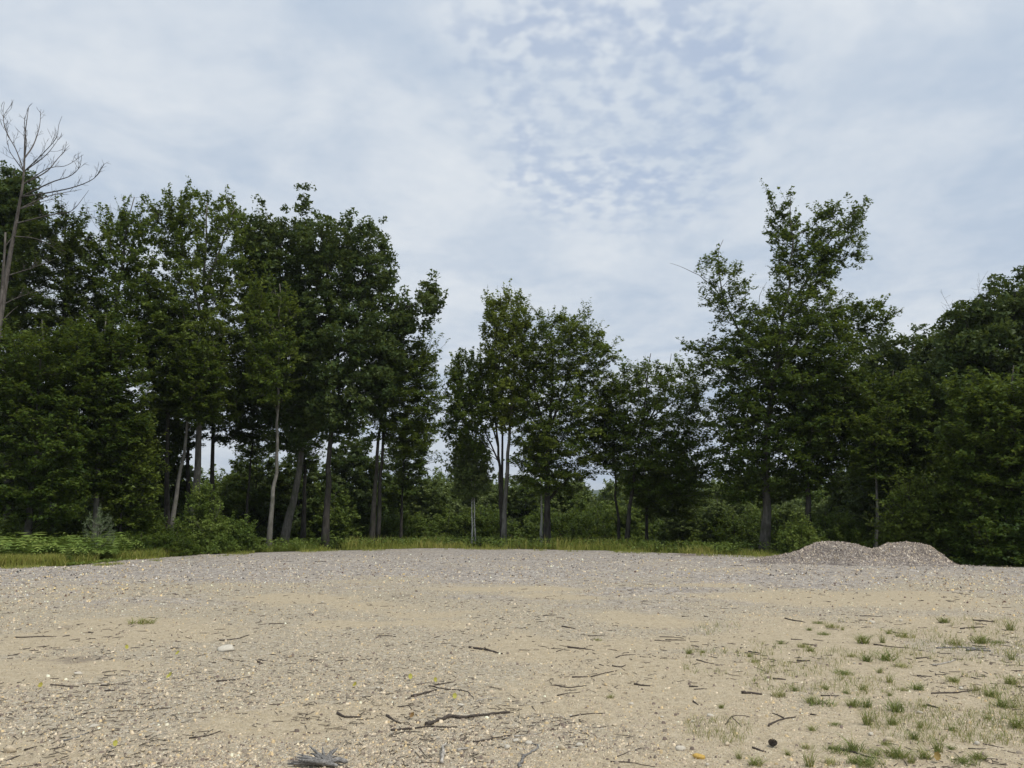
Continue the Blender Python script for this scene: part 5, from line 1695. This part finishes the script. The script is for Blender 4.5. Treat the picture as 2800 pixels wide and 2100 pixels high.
# ------------------------------------------------------------------ fallen leaves
def fallen_leaf(label, crop, x, y, size, tint, seed, group=None):
    rng = np.random.default_rng(3000 + seed)
    u, v = cp(crop, x, y)
    c = gp(u, v); c[2] = float(ground_z(c[0], c[1]))
    D = float(np.hypot(c[0], c[1]))
    L = size * .3095 / FPX * D
    t = np.linspace(0, 1, 9)
    w = .5 * np.sin(t * math.pi) ** .75 * (1 + .25 * np.cos(t * 18)) * L * .62
    yy = (t - .5) * L
    curl = .25 * L * (2 * (t - .5)) ** 2
    V = []
    for k in range(9):
        V += [(-w[k], yy[k], curl[k] + w[k] * .55), (0, yy[k], curl[k]), (w[k], yy[k], curl[k] + w[k] * .45)]
    V = np.array(V); F = []
    for k in range(8):
        for j in range(2):
            F.append((k * 3 + j, k * 3 + j + 1, k * 3 + 4 + j, k * 3 + 3 + j))
    b = Buf(); b.add(V, F, None, tint)
    o = link('fallen_leaf', b.mesh('fallen_leaf', LEAF['dry'], True, 'tint'), None, c + np.array([0, 0, .012]))
    o.rotation_euler = (R(48), R(14), rng.normal() * .5)
    o.location.z += L * .3
    tag(o, label, 'leaf', group)


LV = 'fallen leaves on the gravel'
for i, (lb_, crop, x, y, s, t) in enumerate([
        ('yellow green leaf left of the twigs at middle bottom', 'B', 1075, 1052, 46, .95), ('yellow leaf caught between two crossing twigs', 'B', 1250, 1072, 40, .8),
        ('yellow green leaf above the longest stick', 'B', 1385, 1188, 46, 1.0), ('brown curled leaf beside the longest stick', 'B', 1090, 1306, 44, .0),
        ('faded yellow leaf left of the middle twigs', 'B', 690, 1100, 36, .6), ('largest yellow leaf on the left gravel', 'A', 1185, 1042, 48, .95),
        ('yellow leaf nearest the left picture edge', 'A', 278, 1112, 36, .6), ('yellow leaf below the flat white stone at left', 'A', 1240, 880, 32, .85),
        ('small yellow leaf on left sandy streak', 'A', 880, 845, 34, .8), ('pale yellow leaf low on the left gravel', 'A', 800, 1510, 44, .9), ('orange brown leaf in the bottom grass tufts', 'D', 1185, 1632, 60, .12)]):
    fallen_leaf(lb_, crop, x, y, s, t, i, LV)


def pine_cone():
    rng = np.random.default_rng(12)
    c = gp(*cp('D', 32, 1515)); c[2] = float(ground_z(c[0], c[1]))
    b = Buf()
    L, Rr = .085, .032
    for k in range(70):
        t = k / 70
        a = k * 2.39996
        r = Rr * math.sin(math.pi * (0.12 + .85 * t)) ** .7
        o = np.array([math.cos(a), math.sin(a), 0]); p = np.array([0, 0, t * L - L / 2])
        s = np.cross(o, [0, 0, 1])
        V = np.array([p + o * r * .35 - s * .004, p + o * r * .35 + s * .004, p + o * r + s * .008 + np.array([0, 0, .006]), p + o * r - s * .008 + np.array([0, 0, .006]), p + o * (r + .004) + np.array([0, 0, .010])])
        b.add(V, [(0, 1, 2, 3)], [(3, 2, 4)])
    o = link('pine_cone', b.mesh('pine_cone', M_STICK), None, c + np.array([0, 0, .03]))
    o.rotation_euler = (R(80), 0, R(35))
    o.scale = (.75, .75, .75)
    tag(o, 'dark open pine cone on the sand near the bottom tufts', 'pine cone')


pine_cone()

# ------------------------------------------------------------------ grass tufts on the sand
TM = []
for k in range(6):
    rng = np.random.default_rng(4000 + k)
    b = Buf()
    n = [110, 80, 60, 100, 40, 130][k]
    a = rng.random(n) * 6.28
    q = rng.random(n) ** .7
    rad = [.6, .55, .4, .9, .3, 1.1][k]
    P = np.stack([np.cos(a) * q * rad * .5, np.sin(a) * q * rad * .5, np.full(n, -.02)], 1)
    blades(b, rng, P, (.35 + .65 * rng.random(n)) * [1, .9, .8, .7, 1.4, .6][k], .009 + .008 * rng.random(n), [.9, 1.1, 1.2, 1.0, .45, 1.1][k], [.45, .35, .55, .65, .5, .3][k], .26)
    TM.append(b.mesh('grass_tuft', LEAF['tuft'], False, 'tint'))
TUFTS = [('D', 845, 718, 60), ('D', 660, 785, 80), ('D', 800, 785, 60), ('D', 90, 788, 50), ('D', 1475, 782, 80), ('D', 1690, 700, 80), ('D', 825, 905, 110), ('D', 930, 955, 80), ('D', 850, 1078, 80), ('D', 665, 1130, 80),
         ('D', 545, 1155, 50), ('D', 600, 1245, 80), ('D', 690, 1250, 80), ('D', 895, 1275, 110), ('D', 300, 1220, 80), ('D', 365, 1230, 110), ('D', 695, 1370, 100), ('D', 875, 1370, 60), ('D', 310, 1400, 70), ('D', 1045, 1125, 90),
         ('D', 940, 1135, 50), ('D', 1090, 1245, 50), ('D', 1750, 1392, 90), ('D', 1640, 1240, 100), ('D', 1560, 1170, 80), ('D', 1370, 1640, 90), ('D', 1470, 1615, 80), ('D', 430, 1640, 80), ('D', 290, 1652, 100), ('D', 450, 678, 60),
         ('D', 520, 697, 40), ('D', 350, 652, 40), ('D', 700, 1640, 130), ('D', 640, 1650, 90), ('D', 900, 1590, 120), ('D', 1190, 1560, 100), ('D', 1020, 1470, 70), ('D', 820, 1505, 80), ('D', 600, 1545, 110), ('D', 480, 1550, 100),
         ('D', 1100, 1600, 120), ('D', 1000, 1630, 90), ('D', 1285, 1405, 50), ('D', 70, 1175, 70), ('D', 1690, 1075, 60), ('D', 1300, 1060, 60), ('D', 850, 1170, 50), ('D', 690, 915, 80), ('D', 780, 1000, 60), ('D', 530, 1010, 80),
         ('D', 250, 820, 60), ('D', 295, 850, 50), ('D', 390, 730, 50), ('D', 290, 700, 40), ('D', 590, 890, 50), ('D', 1300, 790, 70), ('D', 960, 740, 80), ('D', 1230, 640, 60), ('D', 1700, 900, 60), ('D', 1590, 780, 50), ('D', 400, 1130, 50),
         ('D', 190, 1140, 50), ('D', 1060, 1390, 60), ('D', 470, 1370, 50), ('D', 1540, 1330, 60), ('D', 1720, 1240, 50), ('D', 270, 1520, 60), ('D', 140, 1570, 60), ('D', 1280, 1540, 50), ('D', 760, 1560, 90),
         ('C', 1585, 1600, 70), ('C', 1700, 1645, 95), ('C', 685, 1172, 42), ('C', 600, 770, 40), ('C', 1240, 870, 50), ('C', 1690, 935, 50), ('C', 1660, 895, 50), ('C', 1330, 865, 36), ('C', 1460, 1250, 36)]
NAMED = {4: 'bright round grass tuft just above the stacked sticks', 8: 'dark small tuft midway down the sandy right side', 15: 'tallest brownish grass tuft on the sand left of its neighbours', 22: 'deep green tuft cut by the right picture edge',
         6: 'widest yellow green tuft in the upper tufted sand', 13: 'broad green tuft in the middle of the tufted sand', 71: 'low green tuft at the bottom beside the ochre stone', 32: 'yellowish tall tuft at the bottom edge'}
for i, (crop, x, y, s) in enumerate(TUFTS):
    rng = np.random.default_rng(5000 + i)
    c = gp(*cp(crop, x, y)); c[2] = float(ground_z(c[0], c[1]))
    D = float(np.hypot(c[0], c[1]))
    h = s * .3095 / FPX * D
    k = int(rng.integers(6))
    o = link('grass_tuft', TM[k], None, c)
    o.scale = (h * 1.5, h * 1.5, h * (.65 + .45 * rng.random()))
    o.rotation_euler = (0, 0, rng.random() * 6.28)
    tag(o, NAMED.get(i) or side_label('small grass tuft' if s < 75 else 'green grass tuft', *cp(crop, x, y), MARKS), 'grass tuft', 'grass tufts on the sandy side')
# seedlings and dry wisps between the tufts
rng = np.random.default_rng(61)
n = 5200
u = 1480 + 760 * rng.random(n); v = 1335 + 330 * rng.random(n) ** .8
P = np.array([gp(a_, b_) for a_, b_ in zip(u, v)])
D = np.hypot(P[:, 0], P[:, 1])
k = fbm(P[:, 0] * 1.3, P[:, 1] * 1.3, 66, 4) + .10 * np.clip((u - 1700) / 300, -1, 1) > .55
P, D = P[k], D[k]
P[:, 2] = ground_z(P[:, 0], P[:, 1])
P = np.repeat(P, 3, 0) + rng.normal(size=(len(P) * 3, 3)) * np.array([.02, .02, 0]); D = np.repeat(D, 3)
b = Buf()
blades(b, rng, P, (.02 + .05 * rng.random(len(P))) * (.6 + .06 * D), .0016 * (.5 + .09 * D), .9, .6, .3)
o = link('seedlings', b.mesh('seedlings', LEAF['tuft'], False, 'tint'))
tag(o, 'thin wisps of seedling grass sprinkled between the tufts', 'seedlings', None, 'stuff')
# weed on the left streak
c = gp(*cp('A', 985, 652)); o = link('low_weed', TM[3], None, (c[0], c[1], float(ground_z(c[0], c[1]))))
o.scale = (.42, .3, .16)
tag(o, 'low yellow green weed on the left sandy streak', 'weed')

# ------------------------------------------------------------------ air
def build_haze():
    m, N = new_mat('thin blue air')
    pv = N.n('ShaderNodeVolumePrincipled', ins={'Color': (0.80, 0.88, 0.97, 1), 'Density': 0.0002, 'Anisotropy': 0.2})
    N.link(pv.outputs[0], N.n('ShaderNodeOutputMaterial').inputs['Volume'])
    x, y0, y1, z0, z1 = 9500, -9500, 9500, -60, 150
    V = [(-x, y0, z0), (x, y0, z0), (x, y1, z0), (-x, y1, z0), (-x, y0, z1), (x, y0, z1), (x, y1, z1), (-x, y1, z1)]
    b = Buf()
    b.add(V, [(0, 3, 2, 1), (4, 5, 6, 7), (0, 1, 5, 4), (1, 2, 6, 5), (2, 3, 7, 6), (3, 0, 4, 7)])
    o = link('haze', b.mesh('haze', m))
    tag(o, 'thin blue haze in front of the far hills', 'haze', None, 'stuff')


build_haze()
